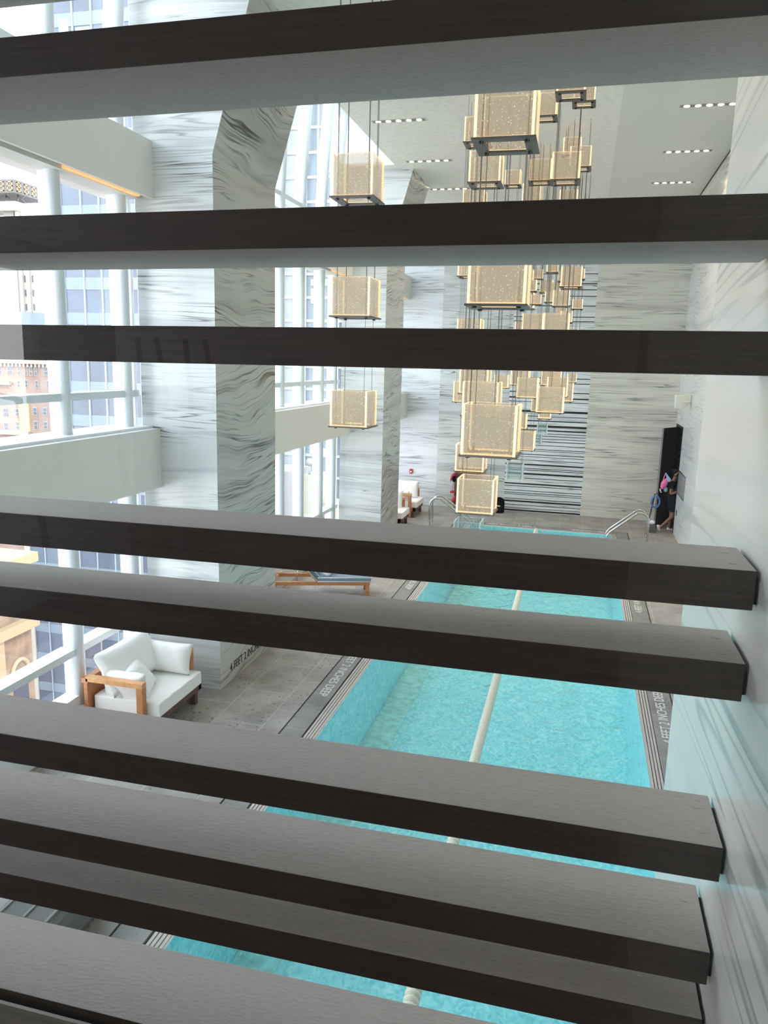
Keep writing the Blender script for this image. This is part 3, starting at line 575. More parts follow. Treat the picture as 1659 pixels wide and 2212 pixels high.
# grab rails at the far pool corners
def rail(name, x0, x1, y, label, grp, sgn):
    r = thing(name, (x0, y, 0), label, 'rail', None)
    for dy in (0.0, 0.4):
        pts = [(x0, y + dy, -.0), (x0, y + dy, .52)]
        for k in range(1, 8):
            a = PI * k / 8 * 0.72; pts.append((x0 + sgn * .2 * (1 - math.cos(a)), y + dy, .52 + .2 * math.sin(a)))
        pts += [(x1 - sgn * .06, y + dy, .18), (x1, y + dy, .08), (x1, y + dy, -.3)]
        b = MB(); b.tube(pts, .027, 12); b.build('handrail', 'brushed_steel', r)
        b = MB(); b.cyl((x0, y + dy, 0), .05, .012, 'z', 16); b.build('base_flange', 'brushed_steel', r)
rail('pool_grab_rail', -3.68, -2.55, 19.7, 'pair of looped steel grab rails at the far left pool corner', None, 1)
rail('pool_grab_rail', 1.82, 0.86, 19.6, 'pair of looped steel grab rails at the far right pool corner, near the doorway', None, -1)

# lane rope
lr = thing('lane_rope', (-.86, 11, 0), 'cream ringed lane rope floating down the middle of the pool', 'lane rope')
b = MB(); b.tube([(-.80, PY0, 0), (-.82, 5, 0), (-.84, 8, 0), (-.88, 13, 0), (-.9, PY1, 0)], .012, 6); b.build('cord', 'white_paint', lr)
creamp = mat('cream_plastic', (0.72, 0.70, 0.58), 0.5)
def ropex(y):
    if y < 8: return -.80 - .04 * (y - PY0) / (8 - PY0)
    return -.84 - .06 * (y - 8) / (PY1 - 8)
b = MB(); y = PY0 + .05
while y < PY1 - .1:
    x = ropex(y); b.tube([(x, y, 0), (x, y + .012, 0), (x, y + .036, 0), (x, y + .048, 0)], [.03, .058, .058, .03], 10); y += .055 if y < 9 else .062
o = b.build('float_discs', creamp, lr); o['kind'] = 'stuff'
# ------------------------------------------------------------------ cushions
def pillow(name, w, h, t, m, mt, parent=None, seed=0, pinch=.07):
    rnd = random.Random(seed); b = MB(); n = 18; top = []; bot = []
    ph = [rnd.uniform(0, 6.28) for _ in range(6)]
    for i in range(n + 1):
        tr_, br_ = [], []
        for j in range(n + 1):
            u = -1 + 2 * i / n; v = -1 + 2 * j / n
            x = w / 2 * u * (1 - pinch * (1 - v * v)); y = h / 2 * v * (1 - pinch * (1 - u * u))
            q = max(0, (1 - u ** 4) * (1 - v ** 4)) ** .55 * t / 2
            q += .004 * math.sin(9 * u + ph[0] + 3 * v) * (1 - u ** 8) * (1 - v ** 8) + .005 * math.sin(14 * v * abs(u) + ph[1]) * (abs(u) ** 2) * (1 - u ** 8) * (1 - v ** 8)
            edge = i in (0, n) or j in (0, n)
            a = b.bm.verts.new(mt @ Vector((x, y, q if not edge else 0))); tr_.append(a); br_.append(a if edge else b.bm.verts.new(mt @ Vector((x, y, -q))))
        top.append(tr_); bot.append(br_)
    for i in range(n):
        for j in range(n):
            b.bm.faces.new((top[i][j], top[i + 1][j], top[i + 1][j + 1], top[i][j + 1]))
            try: b.bm.faces.new((bot[i][j], bot[i][j + 1], bot[i + 1][j + 1], bot[i + 1][j]))
            except ValueError: pass
    return b.build(name, m, parent, 0, True)
def TR(loc, rx=0, ry=0, rz=0): return Matrix.Translation(loc) @ Euler((rx, ry, rz)).to_matrix().to_4x4()
def mattress(name, x0, x1, y0, y1, z0, z1, m, parent, r=.04):
    b = MB(); b.box(x0, x1, y0, y1, z0, z1); bmesh.ops.subdivide_edges(b.bm, edges=b.bm.edges, cuts=8, use_grid_fill=True)
    for v in b.bm.verts: v.co.z += .006 * math.sin(v.co.y * 23) * (1 if v.co.z > z1 - .01 else 0)
    o = b.build(name, m, parent, 0, True)
    md = o.modifiers.new('bevel', 'BEVEL'); md.width = r; md.segments = 3; md.limit_method = 'ANGLE'
    return o
# ------------------------------------------------------------------ daybeds by the window
def daybed(y0, y1, labels, xf=-4.30):
    xb = -5.15
    t = thing('daybed', (-4.7, (y0 + y1) / 2, 0), labels[0], 'daybed', None)
    b = MB(); b.box(xf - .08, xf, y0 + .02, y1 - .02, .18, .27); b.build('front_rail', 'teak_dark', t, .004)
    b = MB(); b.box(xb, xf, y0 + .02, y0 + .1, .18, .27); b.build('side_rail', 'teak', t, .004)
    b = MB(); b.box(xb, xf, y1 - .1, y1 - .02, .18, .27); b.build('side_rail', 'teak', t, .004)
    for x in (xb + .03, xf - .1):
        for y in (y0 + .03, y1 - .13):
            b = MB(); b.box(x, x + .07, y, y + .07, 0, .18); b.build('leg', 'teak_dark', t, .003)
    b = MB(); b.box(xb - .03, xb + .05, y0 - .02, y1 + .02, .60, .66); b.box(xb - .02, xb + .03, y0, y1, .27, .60); b.build('back_frame', 'teak', t, .004)
    for y, nm in ((y0 - .02, 0), (y1 - .06, 1)):
        b = MB(); b.box(xb + .02, xf - .12, y, y + .08, .62, .68, 'teak_light'); b.box(xf - .20, xf - .12, y, y + .08, .02, .62, 'teak'); b.build('arm', None, t, .004)
    mattress('mattress', xb + .06, xf + .03, y0 + .07, y1 - .07, .27, .43, 'white_canvas', t)
    return xb
xb = daybed(7.02, 8.14, ['teak framed daybed with white mattress by the window beside the near marble pillar'])
tag(pillow('cushion', 1.08, .54, .22, 'white_canvas', TR((-4.93, 7.58, .68), 0, 1.05, PI / 2 * 0) @ Matrix.Rotation(PI / 2, 4, 'Z'), None, 1), 'long white back cushion leaning on the window side of the near daybed', 'cushion')
tag(pillow('cushion', .46, .40, .15, 'white_canvas', TR((-4.70, 7.42, .56), .0, .85, .35) @ Matrix.Rotation(PI / 2, 4, 'Z'), None, 2), 'small white throw cushion lying in the middle of the near daybed', 'cushion')
tag(pillow('cushion', .64, .38, .17, 'white_canvas', TR((-4.66, 7.96, .61), 1.25, 0, 0), None, 3), 'white cushion propped against the far arm of the near daybed', 'cushion')
tag(pillow('cushion', .58, .36, .15, 'white_canvas', TR((-4.74, 7.17, .57), 1.8, 0, 0), None, 4), 'white cushion standing inside the near arm of the near daybed', 'cushion')
daybed(20.4, 21.5, ['teak framed white sofa against the far left corner, partly behind the farther pillar'], xf=-4.22)
tag(pillow('cushion', .62, .5, .17, 'white_canvas', TR((-4.62, 21.25, .66), 1.3, 0, 0), None, 5), 'white cushion against the far arm of the far sofa', 'cushion')
tag(pillow('cushion', .62, .34, .15, 'white_canvas', TR((-4.72, 20.56, .56), 1.8, 0, 0), None, 6), 'white cushion inside the near arm of the far sofa', 'cushion')
daybed(18.75, 19.75, ['teak framed white sofa half hidden by the farther pillar, its rounded end showing'], xf=-4.25)
pf = pillow('cushion', .6, .5, .18, 'white_canvas', TR((-4.68, 19.55, .64), 1.35, 0, 0), None, 7); tag(pf, 'white cushion on the half hidden sofa behind the farther pillar', 'cushion')

# ------------------------------------------------------------------ loungers
def lounger(y0, label, ang):
    x0, x1 = -5.12, -3.36; w = .62
    t = thing('sun_lounger', (-5.0, y0, 0), label, 'sun lounger', None)
    for yy in (y0, y0 + w - .05):
        b = MB(); b.box(x0, x1, yy, yy + .05, .245, .31); b.build('side_rail', 'teak', t, .004)
    for xx in (x0, x1 - .06): b = MB(); b.box(xx, xx + .06, y0 + .05, y0 + w - .05, .245, .31); b.build('end_rail', 'teak', t, .004)
    for xx in (x0 + .02, x1 - .08):
        for yy in (y0, y0 + w - .07): b = MB(); b.box(xx, xx + .07, yy, yy + .07, 0, .245); b.build('leg', 'teak', t, .003)
    b = MB()
    for k in range(9): b.box(-4.28 + k * .098, -4.28 + k * .098 + .06, y0 + .05, y0 + w - .05, .285, .30)
    b.build('slats', 'teak', t)
    hx = -4.30; mattress('seat_pad', hx, x1 + .02, y0 + .01, y0 + w - .01, .31, .39, 'slate_cushion_top', t, .02)
    b = MB(); b.tube([(hx, y0 + .005, .385), (x1 + .025, y0 + .005, .385), (x1 + .025, y0 + w - .005, .385), (hx, y0 + w - .005, .385)], .008, 6); b.tube([(hx, y0 + .005, .315), (x1 + .025, y0 + .005, .315), (x1 + .025, y0 + w - .005, .315)], .008, 6); b.build('piping', 'white_piping', t)
    a = math.radians(46); dx, dz = -math.cos(a), math.sin(a); L_ = .78
    mt3 = Matrix(((dx, 0, dz, hx), (0, 1, 0, y0), (dz, 0, -dx, .33), (0, 0, 0, 1)))
    b = MB(); b.box(0, L_, .01, w - .01, 0, .08, None, None, mt3); b.build('back_pad', 'slate_cushion', t, .02)
    b = MB(); b.tube([mt3 @ Vector((0, 0, .08)), mt3 @ Vector((L_, 0, .08)), mt3 @ Vector((L_, w, .08)), mt3 @ Vector((0, w, .08))], .008, 6); b.tube([mt3 @ Vector((0, 0, 0)), mt3 @ Vector((L_, 0, 0))], .008, 6); b.build('piping', 'white_piping', t)
    b = MB(); b.box(0, L_ + .04, .03, w - .03, -.03, 0, None, None, mt3); b.build('back_frame', 'teak', t, .004)
    for yy in (y0 + .08, y0 + w - .12):
        b = MB(); p = mt3 @ Vector((.45, 0, -.03)); b.tube([(p.x, yy, p.z), (p.x - .05, yy, .27)], .008, 6); b.build('prop', 'brushed_steel', t)
    t.rotation_euler = (0, 0, ang)
    rm = Matrix.Translation((-5.0, y0, 0)) @ Matrix.Rotation(ang, 4, 'Z') @ Matrix.Translation((5.0, -y0, 0))
    def place(o): o.data.transform(rm); return o
    tw = MB(); tw.box(-3.90, -3.50, y0 + .25, y0 + .55, .397, .43)
    bo = place(tw.build('folded_towel', 'towel', None, .01))
    b = MB(); b.tube([(-4.13, y0 + .08, .47), (-4.13, y0 + .10, .47), (-4.13, y0 + .48, .47), (-4.13, y0 + .50, .47)], [.05, .085, .085, .05], 16)
    return bo, place(b.build('bolster', 'white_canvas'))
tw_, bo_ = lounger(12.36, 'teak sun lounger with slate blue pad beyond the near pillar, angled toward the pool', math.radians(19))
tag(tw_, 'folded white towel on the foot of the nearer sun lounger', 'towel'); tag(bo_, 'rounded white head pillow on the nearer sun lounger', 'pillow')
tw_, bo_ = lounger(14.5, 'teak sun lounger farther along the windows, only its raised back in view', math.radians(19))
tag(tw_, 'folded white towel on the farther, mostly hidden sun lounger', 'towel'); tag(bo_, 'rounded white head pillow on the farther, mostly hidden sun lounger', 'pillow')

# grey moulded tub at the near left of the pool
gt = thing('deck_storage_box', (-3.42, 4.2, 0), 'grey moulded plastic deck box beside the near left pool corner', 'box')
b = MB(); b.box(-3.80, -3.27, 3.95, 4.62, 0, .30); b.build('body', 'grey_plastic', gt, .07)
b = MB(); b.box(-3.74, -3.33, 4.0, 4.52, .28, .312); b.build('lid', 'grey_plastic', gt, .02)
for x in (-3.73, -3.54, -3.36): b = MB(); b.box(x, x + .018, 4.0, 4.52, .312, .322); b.build('rib', 'rib_plastic', gt)

# ------------------------------------------------------------------ hanging lanterns
LAN = [(-2.26,7.44,5.75,0.41,1),(-2.32,7.64,4.65,0.41,1),(-2.40,7.91,3.51,0.41,1),(-0.64,5.62,5.72,0.41,1),(-1.82,12.43,7.52,0.38,1),(-0.80,12.07,7.73,0.32,1),(-0.37,9.73,7.29,0.32,1),(-0.25,11.3,7.66,0.28,1),(-1.43,10.61,6.54,0.41,1),(-2.22,15.16,7.03,0.41,1),(-1.52,15.18,7.48,0.28,1),(-1.05,15.55,7.62,0.41,1),(-0.47,12.42,6.94,0.41,1),(-0.46,14.33,7.75,0.30,1),(-0.30,13.8,7.43,0.34,1),(-1.24,16.23,7.39,0.36,1),(-0.55,17.0,7.41,0.36,1),(-0.63,5.58,4.62,0.41,1),(-2.17,14.60,5.80,0.41,1),(-1.17,18.67,6.18,0.22,1),(-1.33,17.13,5.90,0.32,1),(-0.76,16.51,6.08,0.22,1),(-0.37,16.40,5.79,0.41,1),(-0.23,17.48,6.05,0.22,1),(-0.55,17.31,5.99,0.22,1),(-1.08,15.21,5.59,0.22,1),(-1.06,20.42,6.04,0.32,1),(-0.86,20.07,5.95,0.32,1),(-0.79,17.09,5.54,0.22,1),(-0.53,15.98,5.38,0.32,1),(-1.12,17.71,5.54,0.22,1),(-1.39,18.01,5.47,0.41,1),(-0.23,17.74,5.45,0.22,1),(-0.54,17.17,5.28,0.22,1),(-0.39,15.45,5.04,0.22,1),(-1.05,16.00,4.85,0.41,1),(-0.48,13.04,4.67,0.41,1),(-0.39,19.34,4.72,0.41,1),(-1.39,18.35,4.82,0.41,1),(-1.93,13.29,4.58,0.41,1),(-0.23,18.01,4.81,0.22,1),(-0.65,5.74,3.53,0.41,1),(-1.11,8.78,3.63,0.41,1),(-1.49,10.96,3.80,0.41,1),(-2.16,14.62,3.50,0.41,1),(-1.83,18.17,3.69,0.32,1),(-1.37,17.67,3.78,0.41,1),(-1.03,15.20,3.60,0.41,1),(-0.64,16.61,3.82,0.41,1),(-0.49,16.04,3.61,0.41,1),(-0.26,19.61,3.84,0.22,1),(-0.39,17.45,3.46,0.41,1),(-0.46,12.06,3.51,0.41,1),(-1.05,19.82,3.09,0.32,1),(-0.62,14.18,3.28,0.22,1),(-1.22,16.07,2.93,0.32,1),(-1.07,15.89,2.51,0.41,1),(-0.78,17.00,2.78,0.22,0),(-1.01,18.65,2.37,0.32,0),(-1.16,14.97,2.03,0.32,0),(-1.48,10.85,2.70,0.41,1),(-1.06,8.35,2.58,0.41,1),(-1.53,11.27,1.49,0.41,0)]
SPEC = {0: 'glowing cube lantern, highest of the three hanging alone at the left', 1: 'glowing cube lantern, middle of the three hanging alone at the left', 2: 'glowing cube lantern, lowest of the three hanging alone at the left',
 3: 'largest glowing cube lantern at the chandelier top, square base ring seen from below', 17: 'large glowing cube lantern in the middle of the front string, just under the second board', 41: 'large glowing cube lantern, lowest of the front string, biggest below the eye-level board',
 61: 'lowest lit cube lantern of the chandelier, hanging over the far pool end', 62: 'unlit pale green cube lantern hanging lowest, just above the far pool edge', 59: 'unlit glass lantern before the slotted far wall, lower left of the unlit ones',
 57: 'smallest unlit glass lantern high against the slotted far wall', 58: 'unlit glass lantern between two others before the slotted far wall', 60: 'glowing cube lantern partly behind the big lowest front lantern, just above the lowest lit one', 52: 'glowing cube lantern standing out at the right over the slotted far wall',
 8: 'glowing cube lantern just below the topmost big one, with its underside visible', 12: 'glowing cube lantern, larger of the overlapping pair under the ceiling', 42: 'glowing cube lantern close behind the big lowest front lantern, its top showing'}
bands = [(6.3, 'high near the ceiling'), (4.4, 'between second and third boards'), (0, 'below the eye-level board')]
def lantern_proto(s, lit):
    P = []; h = s * .93; e = s / 2; th = max(.014, s * .05)
    ac = 'seeded_acrylic' if lit else 'seeded_acrylic_unlit'; gl_ = 'edge_glow' if lit else 'edge_pale'
    # base ring
    b = MB(); bo = e + .014; bi = e * .66; t0, t1 = -.012, .003
    for q in ((-bo, bo, -bo, -bi), (-bo, bo, bi, bo), (-bo, -bi, -bi, bi), (bi, bo, -bi, bi)): b.box(q[0], q[1], q[2], q[3], t0, t1)
    P.append(('base_ring', b, 'dark_steel' if lit else 'edge_pale'))
    for sg in (-1, 1):
        x0, x1 = (sg * e - th, sg * e) if sg > 0 else (-e, -e + th)
        b = MB(); b.box(x0, x1, -e, e, t1, h, ac, {'-y': gl_, '+y': gl_, '+z': gl_}); P.append(('shade_panel', b, None))
        b = MB(); b.box(-e + th, e - th, x0, x1, t1, h, ac, {'+z': gl_}); P.append(('shade_panel', b, None))
    b = MB(); bi2 = e - th
    if lit:
        b.box(-bi2, bi2, -bi2, -bi2 + .015, t1, t1 + .012); P.append(('light_strip', b, 'edge_glow'))
        b = MB(); b.box(-bi2, bi2, bi2 - .015, bi2, t1, t1 + .012); P.append(('light_strip', b, 'edge_glow'))
    k = e * .76
    for sx_ in (-1, 1):
        for sy_ in (-1, 1):
            b = MB(); b.cyl((sx_ * k, sy_ * k, t0 - .012), .016, .012, 'z', 10); P.append(('bolt', b, 'black_gap'))
            if s > .25: b = MB(); b.cyl((sx_ * k, sy_ * k, t1), .010, .045, 'z', 10); P.append(('fitting', b, 'copper_fitting'))
    return P, k
cache = {}
cable_me = {}
for i, (x, y, z, s, lit) in enumerate(LAN):
    yc = y + s / 2; key = (s, lit)
    if i in SPEC: lab = SPEC[i]
    else:
        bt = [q[1] for q in bands if z > q[0]][0]
        near = min([j for j in range(len(LAN)) if j != i], key=lambda j: (LAN[j][0] - x) ** 2 + (LAN[j][2] - z) ** 2)
        side = 'left' if x < LAN[near][0] else 'right'; size = {0.41: 'large', 0.38: 'large', .36: 'medium', .34: 'medium', .32: 'medium', .30: 'medium', .28: 'small', .22: 'very small'}[s]
        dist = 'front' if y < 12 else 'middle' if y < 15.5 else 'rear' if y < 18 else 'rearmost'
        lab = '%s cube lantern, %s row, %s' % (size, dist, bt)
    r = thing('pendant_lantern', (x, yc, z), lab, 'lantern', 'cube lanterns of the pool chandelier')
    if key not in cache:
        P, k = lantern_proto(s, lit); L0 = []
        for nm, b, m_ in P:
            o = b.build(nm, m_); o.parent = r; L0.append(o)
        cache[key] = (L0, k)
    else:
        for o in cache[key][0]:
            c = o.copy(); C.objects.link(c); c.parent = r
    k = cache[key][1]
    for sx_ in (-1, 1):
        for sy_ in (-1, 1):
            hk = round(ZC - z, 3)
            if hk not in cable_me:
                b = MB(); b.cyl((0, 0, 0.0), .0026, hk, 'z', 6); o = b.build('cable', 'cable'); cable_me[hk] = o.data
            else: o = bpy.data.objects.new('cable', cable_me[hk]); C.objects.link(o)
            o.parent = r; o.location = (sx_ * k, sy_ * k, 0)
# individual wording for lanterns that would otherwise read alike
seen = {}
for o in [q for q in C.objects if q.name.startswith('pendant_lantern')]: seen.setdefault(o['label'], []).append(o)
for lab, objs in seen.items():
    if len(objs) < 2: continue
    objs.sort(key=lambda q: q.location.x / q.location.y)
    n = len(objs)
    for k, o in enumerate(objs):
        w_ = 'leftmost' if k == 0 else 'rightmost' if k == n - 1 else ('%s from the left' % ['', 'second', 'third', 'fourth', 'fifth', 'sixth', 'seventh', 'eighth', 'ninth'][k])
        o['label'] = lab + ', ' + w_

# ------------------------------------------------------------------ ceiling downlights
rowsL = [13.45, 16.08, 18.6]
side_n = {0: 'nearest', 1: 'middle', 2: 'farthest'}
for sidename, xa, xb_ in (('left', -3.70, -2.88), ('right', 1.18, 1.95)):
    for k, y in enumerate(rowsL):
        t = thing('downlight_row', ((xa + xb_) / 2, y, ZC), 'recessed strip of five downlights, %s of the three on the %s of the ceiling' % (side_n[k], sidename), 'ceiling light', 'downlight strips in the ceiling')
        b = MB(); b.box(xa - .07, xb_ + .07, y - .09, y + .09, ZC - .006, ZC + .001, 'smooth_ceiling'); b.build('housing', None, t)
        b = MB(); b.box(xa - .04, xb_ + .04, y - .06, y + .06, ZC - .008, ZC - .006); b.build('recess', mat('lamp_recess', (.22, .22, .2), .5) if 'lamp_recess' not in M else 'lamp_recess', t)
        ld = bpy.data.lights.new('downlight_lamp', 'AREA'); lo = bpy.data.objects.new('downlight_lamp', ld); C.objects.link(lo); ld.shape = 'RECTANGLE'; ld.size = xb_ - xa; ld.size_y = .09
        ld.energy = 12; ld.spread = 1.9; ld.color = (1.0, .80, .55); lo.location = ((xa + xb_) / 2, y, ZC - .03); lo.parent = t; lo.matrix_parent_inverse = Matrix.Translation((-(xa + xb_) / 2, -y, -ZC))
        for q in range(5):
            cx = xa + .06 + (xb_ - xa - .12) * q / 4; b = MB(); b.cyl((cx, y, ZC - .014), .045, .006, 'z', 16); b.build('lamp', 'lamp_face', t)

# ------------------------------------------------------------------ the city outside
def m_(name, c, rough=.7, **k): return mat(name, [v ** 1.1 * 0.5 for v in c], rough, **k)
blueg = m_('tower_glass', (0.21, 0.25, 0.33), .12, noise=.25, nscale=.09); bluesp = m_('tower_spandrel', (0.33, 0.40, 0.47), .3); towm = m_('tower_mullion', (0.62, 0.70, 0.74), .5)
teal = mat('lit_office', (0.3, 0.6, 0.55), .5, emit=(.55, .95, .85), es=.3)
t = thing('glass_tower', (-58, 96, -60), 'blue glass office tower with pale mullions outside the first window bay', 'building')
box('curtain_wall', blueg, -66, -50, 90, 104, -60, 80, t)
z = -58.0; k = 0
while z < 78: box('floor_band', bluesp, -66.02, -49.98, 89.93, 90, z, z + 1.5, t); z += 4.4
for x in (-65.9, -63.0, -60.4, -57.8, -55.2, -52.6): box('mullion', towm, x - .09, x + .09, 89.8, 90, -60, 80, t)
for (x, z, w_, h_) in [(-64.9, 41.5, 1.3, 2.6), (-62.6, 42.2, 2.0, .8), (-60.2, 40.8, 1.6, 1.8), (-57.6, 41.5, 2, .8)]: box('lit_window', teal, x, x + w_, 89.9, 89.99, z, z + h_, t)
t = thing('low_glass_building', (-60, 88, -60), 'lower glass building with a cream corner strip, below the blue tower', 'building')
box('curtain_wall', blueg, -68.8, -50, 84, 89.5, -60, -17.5, t); box('corner_strip', 'cream_plastic' if 0 else m_('cream_stone', (.75, .70, .60)), -69.6, -68.8, 83.8, 89.5, -60, -17.5, t)
for k in range(7): box('mullion', towm, -66.6 + k * 2.6, -66.5 + k * 2.6, 83.85, 84, -60, -17.5, t)
for k in range(9): box('floor_band', bluesp, -68.8, -50, 83.93, 84, -24 - k * 4.2, -22.8 - k * 4.2, t)
brickm, tt, N, L = newmat('old_brick'); b_ = bsdf(brickm); setin(b_, Roughness=.9)
tcn = N.new('ShaderNodeTexCoord'); nz = N.new('ShaderNodeTexNoise'); nz.inputs['Scale'].default_value = .25; nz.inputs['Detail'].default_value = 6; L.new(tcn.outputs['Object'], nz.inputs[0])
r = ramp(N, [(.3, (.21, .135, .105)), (.7, (.29, .20, .165))]); L.new(nz.outputs['Fac'], r.inputs[0]); L.new(r.outputs[0], b_.inputs['Base Color'])
t = thing('brick_building', (-135, 155, -60), 'tan brick building with rows of arched windows at the far left', 'building')
box('wall', brickm, -165, -113, 150, 170, -60, 1.8, t); box('cornice', m_('pale_stone', (.66, .56, .46)), -165, -112.6, 149.3, 170.2, 1.8, 2.7, t)
b = MB()
for k in range(52): b.box(-164.5 + k, -164.0 + k, 149.5, 149.99, 1.1, 1.8)
b.build('dentils', 'pale_stone', t); box('yellow_banner', mat('yellow_panel', (.8, .62, .2), .6), -123.3, -120.9, 149.6, 150, -13.3, -6.8, t)
box('balcony', 'pale_stone', -133, -120.6, 148.9, 150, -14.2, -13.3, t); box('balcony', 'pale_stone', -133, -124.8, 148.9, 150, -3.0, -2.4, t)
WN = [(-128.6, 1.2, -127.4, -0.8), (-126.0, 1.2, -124.5, -0.8), (-123.2, 1.2, -122.5, -0.8), (-121.2, 1.2, -120.7, -0.8), (-120.0, 1.2, -119.4, -0.8), (-118.8, 1.2, -118.2, -0.8), (-116.4, 1.2, -115.0, -0.6), (-125.8, -2.0, -124.8, -3.5), (-123.5, -2.0, -122.7, -3.5), (-121.5, -1.8, -120.7, -3.5), (-118.8, -1.8, -118.0, -3.5), (-115.8, -1.8, -114.8, -3.3), (-127.8, -8.3, -126.2, -10.3), (-124.6, -8.3, -123.6, -10.0), (-119.8, -7.8, -118.8, -9.6), (-117.2, -7.8, -116.2, -9.5), (-114.8, -7.5, -114.0, -9.3), (-127.8, -11.6, -126.5, -13.3), (-124.6, -11.3, -123.6, -13.1), (-119.8, -10.9, -118.8, -12.8), (-117.2, -10.9, -116.2, -12.6), (-114.8, -10.6, -114.0, -12.4), (-125.8, -5.0, -124.8, -6.4), (-121.5, -5.0, -120.7, -6.4), (-118.0, -5.0, -117.2, -6.4)]
winw = m_('sash_white', (.75, .76, .76)); wind = m_('window_dark', (.16, .16, .20), .2)
for a, zt, c, zb in WN:
    o = box('window', winw, a, c, 149.85, 149.99, zb, zt, t); box('pane', wind, a + .12, c - .12, 149.78, 149.85, zb + .12, (zb + zt) / 2 - .05, o); box('pane', wind, a + .12, c - .12, 149.78, 149.85, (zb + zt) / 2 + .05, zt - .1, o)
box('rooftop_plant_room', m_('blue_grey_panel', (.42, .50, .56)), -133, -120.5, 152, 160, 2.7, 13.2, t)
t = thing('cream_tower', (-159, 210, -60), 'sunlit cream stone tower with white piers beyond the brick building', 'building')
cs = m_('cream_sun', (.80, .72, .60)); sh = m_('cream_shade', (.45, .41, .36)); wp = m_('white_pier', (.9, .88, .82))  # shade on the tower's left part is put into a darker cream colour
box('wall', cs, -161.6, -154, 200, 230, -60, 44, t); box('shaded_side', sh, -165, -161.6, 199, 230, -60, 44, t)
for x in (-161.3, -158.9, -156.3): box('pier', wp, x, x + 1.1, 199.2, 200, -60, 44, t)
for k in range(10):
    for x in (-160.0, -157.4): box('window', wind, x, x + .95, 199.8, 199.98, 4.5 + k * 4, 6.3 + k * 4, t)
box('parapet', m_('white_roof', (.85, .85, .82)), -180, -160, 198, 205, 44, 46.5, t)
t = thing('rooftop_digit_sign', (-166, 204, 46.5), 'rooftop sign box with large square digits on a steel frame, far left', 'sign')
sg = m_('sign_face', (.30, .27, .27)); gd = mat('gold_digit', (.36, .24, .10), .5)
box('sign_box', sg, -176, -161.7, 200, 214, 49.2, 52.8, t)
def digit8(side, u, m__):
    b = MB()
    for (a0, a1, c0, c1) in ((0, 1.8, 0, .3), (0, 1.8, 1.15, 1.45), (0, 1.8, 2.3, 2.6), (0, .35, 0, 2.6), (1.45, 1.8, 0, 2.6)):
        if side == 'f': b.box(u + a0, u + a1, 199.85, 200, 49.7 + c0, 49.7 + c1)
        else: b.box(-161.7, -161.5, u + a0, u + a1, 49.7 + c0, 49.7 + c1)
    b.build('digit', m__, t)
for u in (-175.5, -172.6, -169.7, -166.8, -163.9): digit8('f', u, gd)
for u in (201, 204.2, 207.4, 210.6): digit8('s', u, gd)
b = MB()
for x in (-175, -171, -167, -163):
    b.tube([(x, 203, 46.5), (x, 203, 49.2)], .16, 6); b.tube([(x, 203, 46.5), (x + 3, 203, 49.2)], .1, 6); b.tube([(x + 3, 203, 46.5), (x, 203, 49.2)], .1, 6)
b.build('support_frame', 'dark_steel', t)
t = thing('white_office_block', (-225, 285, -60), 'hazy white office block with small windows behind the rooftop sign', 'building')
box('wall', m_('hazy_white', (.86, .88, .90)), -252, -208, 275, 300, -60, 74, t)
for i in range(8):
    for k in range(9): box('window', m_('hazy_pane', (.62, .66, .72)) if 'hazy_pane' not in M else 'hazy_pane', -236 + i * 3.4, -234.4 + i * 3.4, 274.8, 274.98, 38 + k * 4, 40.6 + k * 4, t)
t = thing('ornate_stone_building', (-60, 50, -60), 'ornate brown stone building with arches and cornices at street level, lower left', 'building')
st = m_('brown_stone', (.46, .31, .21), noise=.35, nscale=.8); st2 = m_('tan_cornice', (.70, .50, .30))
box('wall', st, -75, -50, 22, 60.4, -60, -15.2, t); box('roof_cornice', mat('sunlit_cornice', (.38, .25, .13), .8), -75, -49.0, 21, 60.8, -15.2, -14.3, t); box('cornice', st2, -75, -49.2, 22, 60.7, -21.6, -20.6, t); box('cornice', st2, -75, -49.5, 22, 60.6, -35.6, -34.8, t)
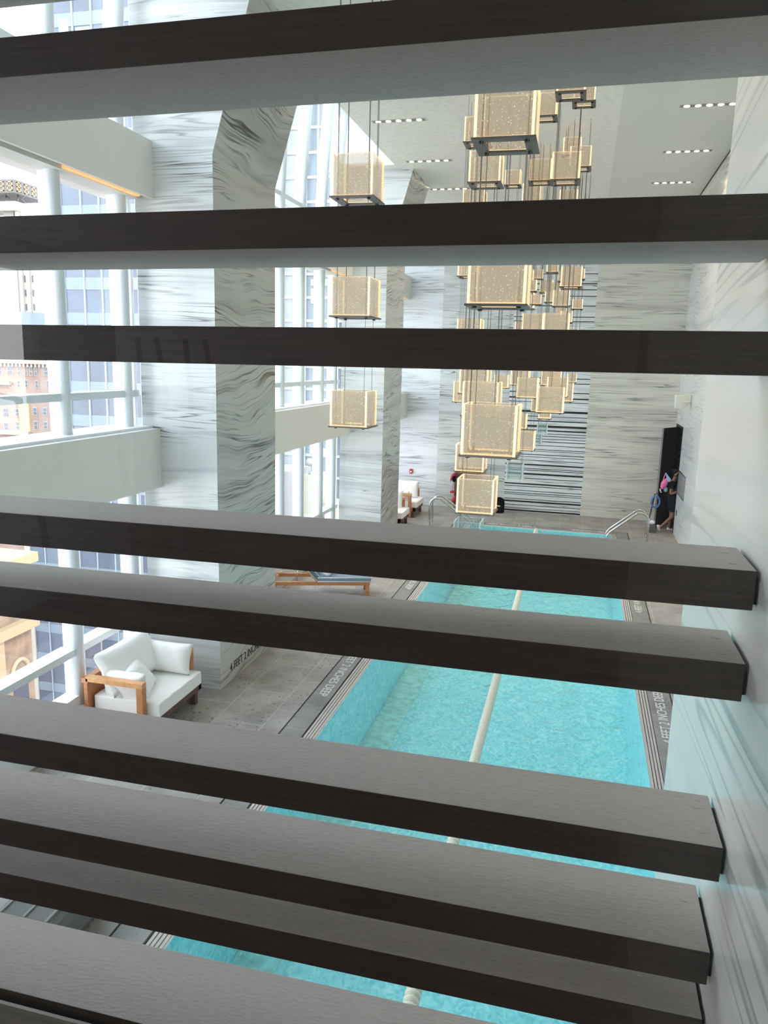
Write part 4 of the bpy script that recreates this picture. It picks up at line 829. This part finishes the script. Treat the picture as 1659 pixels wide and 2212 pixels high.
for k in range(6):
    y = 34 + k * 4.6; box('pilaster', st2, -50, -49.5, y - 1.6, y - .8, -34.8, -21.6, t)
    b = MB(); b.tube([(-49.9, y + .3 + 1.2 * (1 - math.cos(PI * q / 10)), -26 + 1.6 * math.sin(PI * q / 10)) for q in range(11)], .22, 8); b.build('arch', st2, t)
    o = box('window', wind, -50, -49.95, y + .5, y + 2.5, -33.6, -26, t)
t = thing('pale_tower', (-50, 150, -60), 'pale blue-grey tower seen through the second window bay', 'building')
pt = m_('pale_facade', (.46, .50, .53), .3, noise=.12, nscale=.2); box('wall', pt, -58, -51, 140, 165, -60, 110, t); pt2 = m_('pale_glass', (.30, .36, .41), .2, noise=.2, nscale=.2); box('wall', pt2, -51, -36, 140, 165, -60, 110, t)
m_('pale_line', (.62, .66, .68)); z = -56
while z < 108: box('floor_band', 'pale_line', -58, -36, 139.8, 140, z, z + .5, t); z += 4.2
for x in (-51.1, -48.9, -46.4, -43.8, -41.2): box('mullion', 'pale_line', x - .15, x + .15, 139.7, 140, -60, 110, t)
for (x, z, w_, h_) in ((-50.0, 17.8, 1.4, 1.1), (-50.0, 14.6, .45, 2.6), (-47.6, 17.8, 2.4, 1.1), (-50.0, -13.4, 1.4, 1.8), (-47.8, -13.8, 2.2, 1.5), (-47.0, 17.8, 2, 1)): box('lit_window', teal, x, x + w_, 139.7, 139.95, z, z + h_, t)
t = thing('rooftop_building', (-30, 80, -60), 'low building with cream plant rooms and white ball vents on its roof, second bay', 'building')
wt = m_('roof_white', (.38, .40, .41)); box('body', wt, -36, -24, 76, 92, -60, -15.5, t); box('parapet', wt, -36, -24, 75.6, 76, -15.5, -14.2, t)
box('plant_room', m_('cream_yellow', (.50, .47, .36)), -29.6, -27.7, 80, 84, -15.5, -8.4, t); box('plant_room', m_('pinkish_white', (.42, .40, .39)), -35, -31.5, 82, 88, -15.5, -8.4, t); box('plant_room', m_('terracotta_pale', (.60, .50, .42)), -26.5, -24.3, 79, 84, -15.5, -11.5, t)
for x in (-32.6, -29.0): b = MB(); b.sph((x, 81, -7.0), .45); b.tube([(x, 81, -8.4), (x, 81, -7.2)], .15, 6); b.build('ball_vent', wt, t)
g = MB(); g.face([(-600, -100, -60), (200, -100, -60), (200, 600, -60), (-600, 600, -60)])
struct(g.build('floor_street', m_('street', (.40, .33, .32), .9, noise=.25, nscale=.05)))
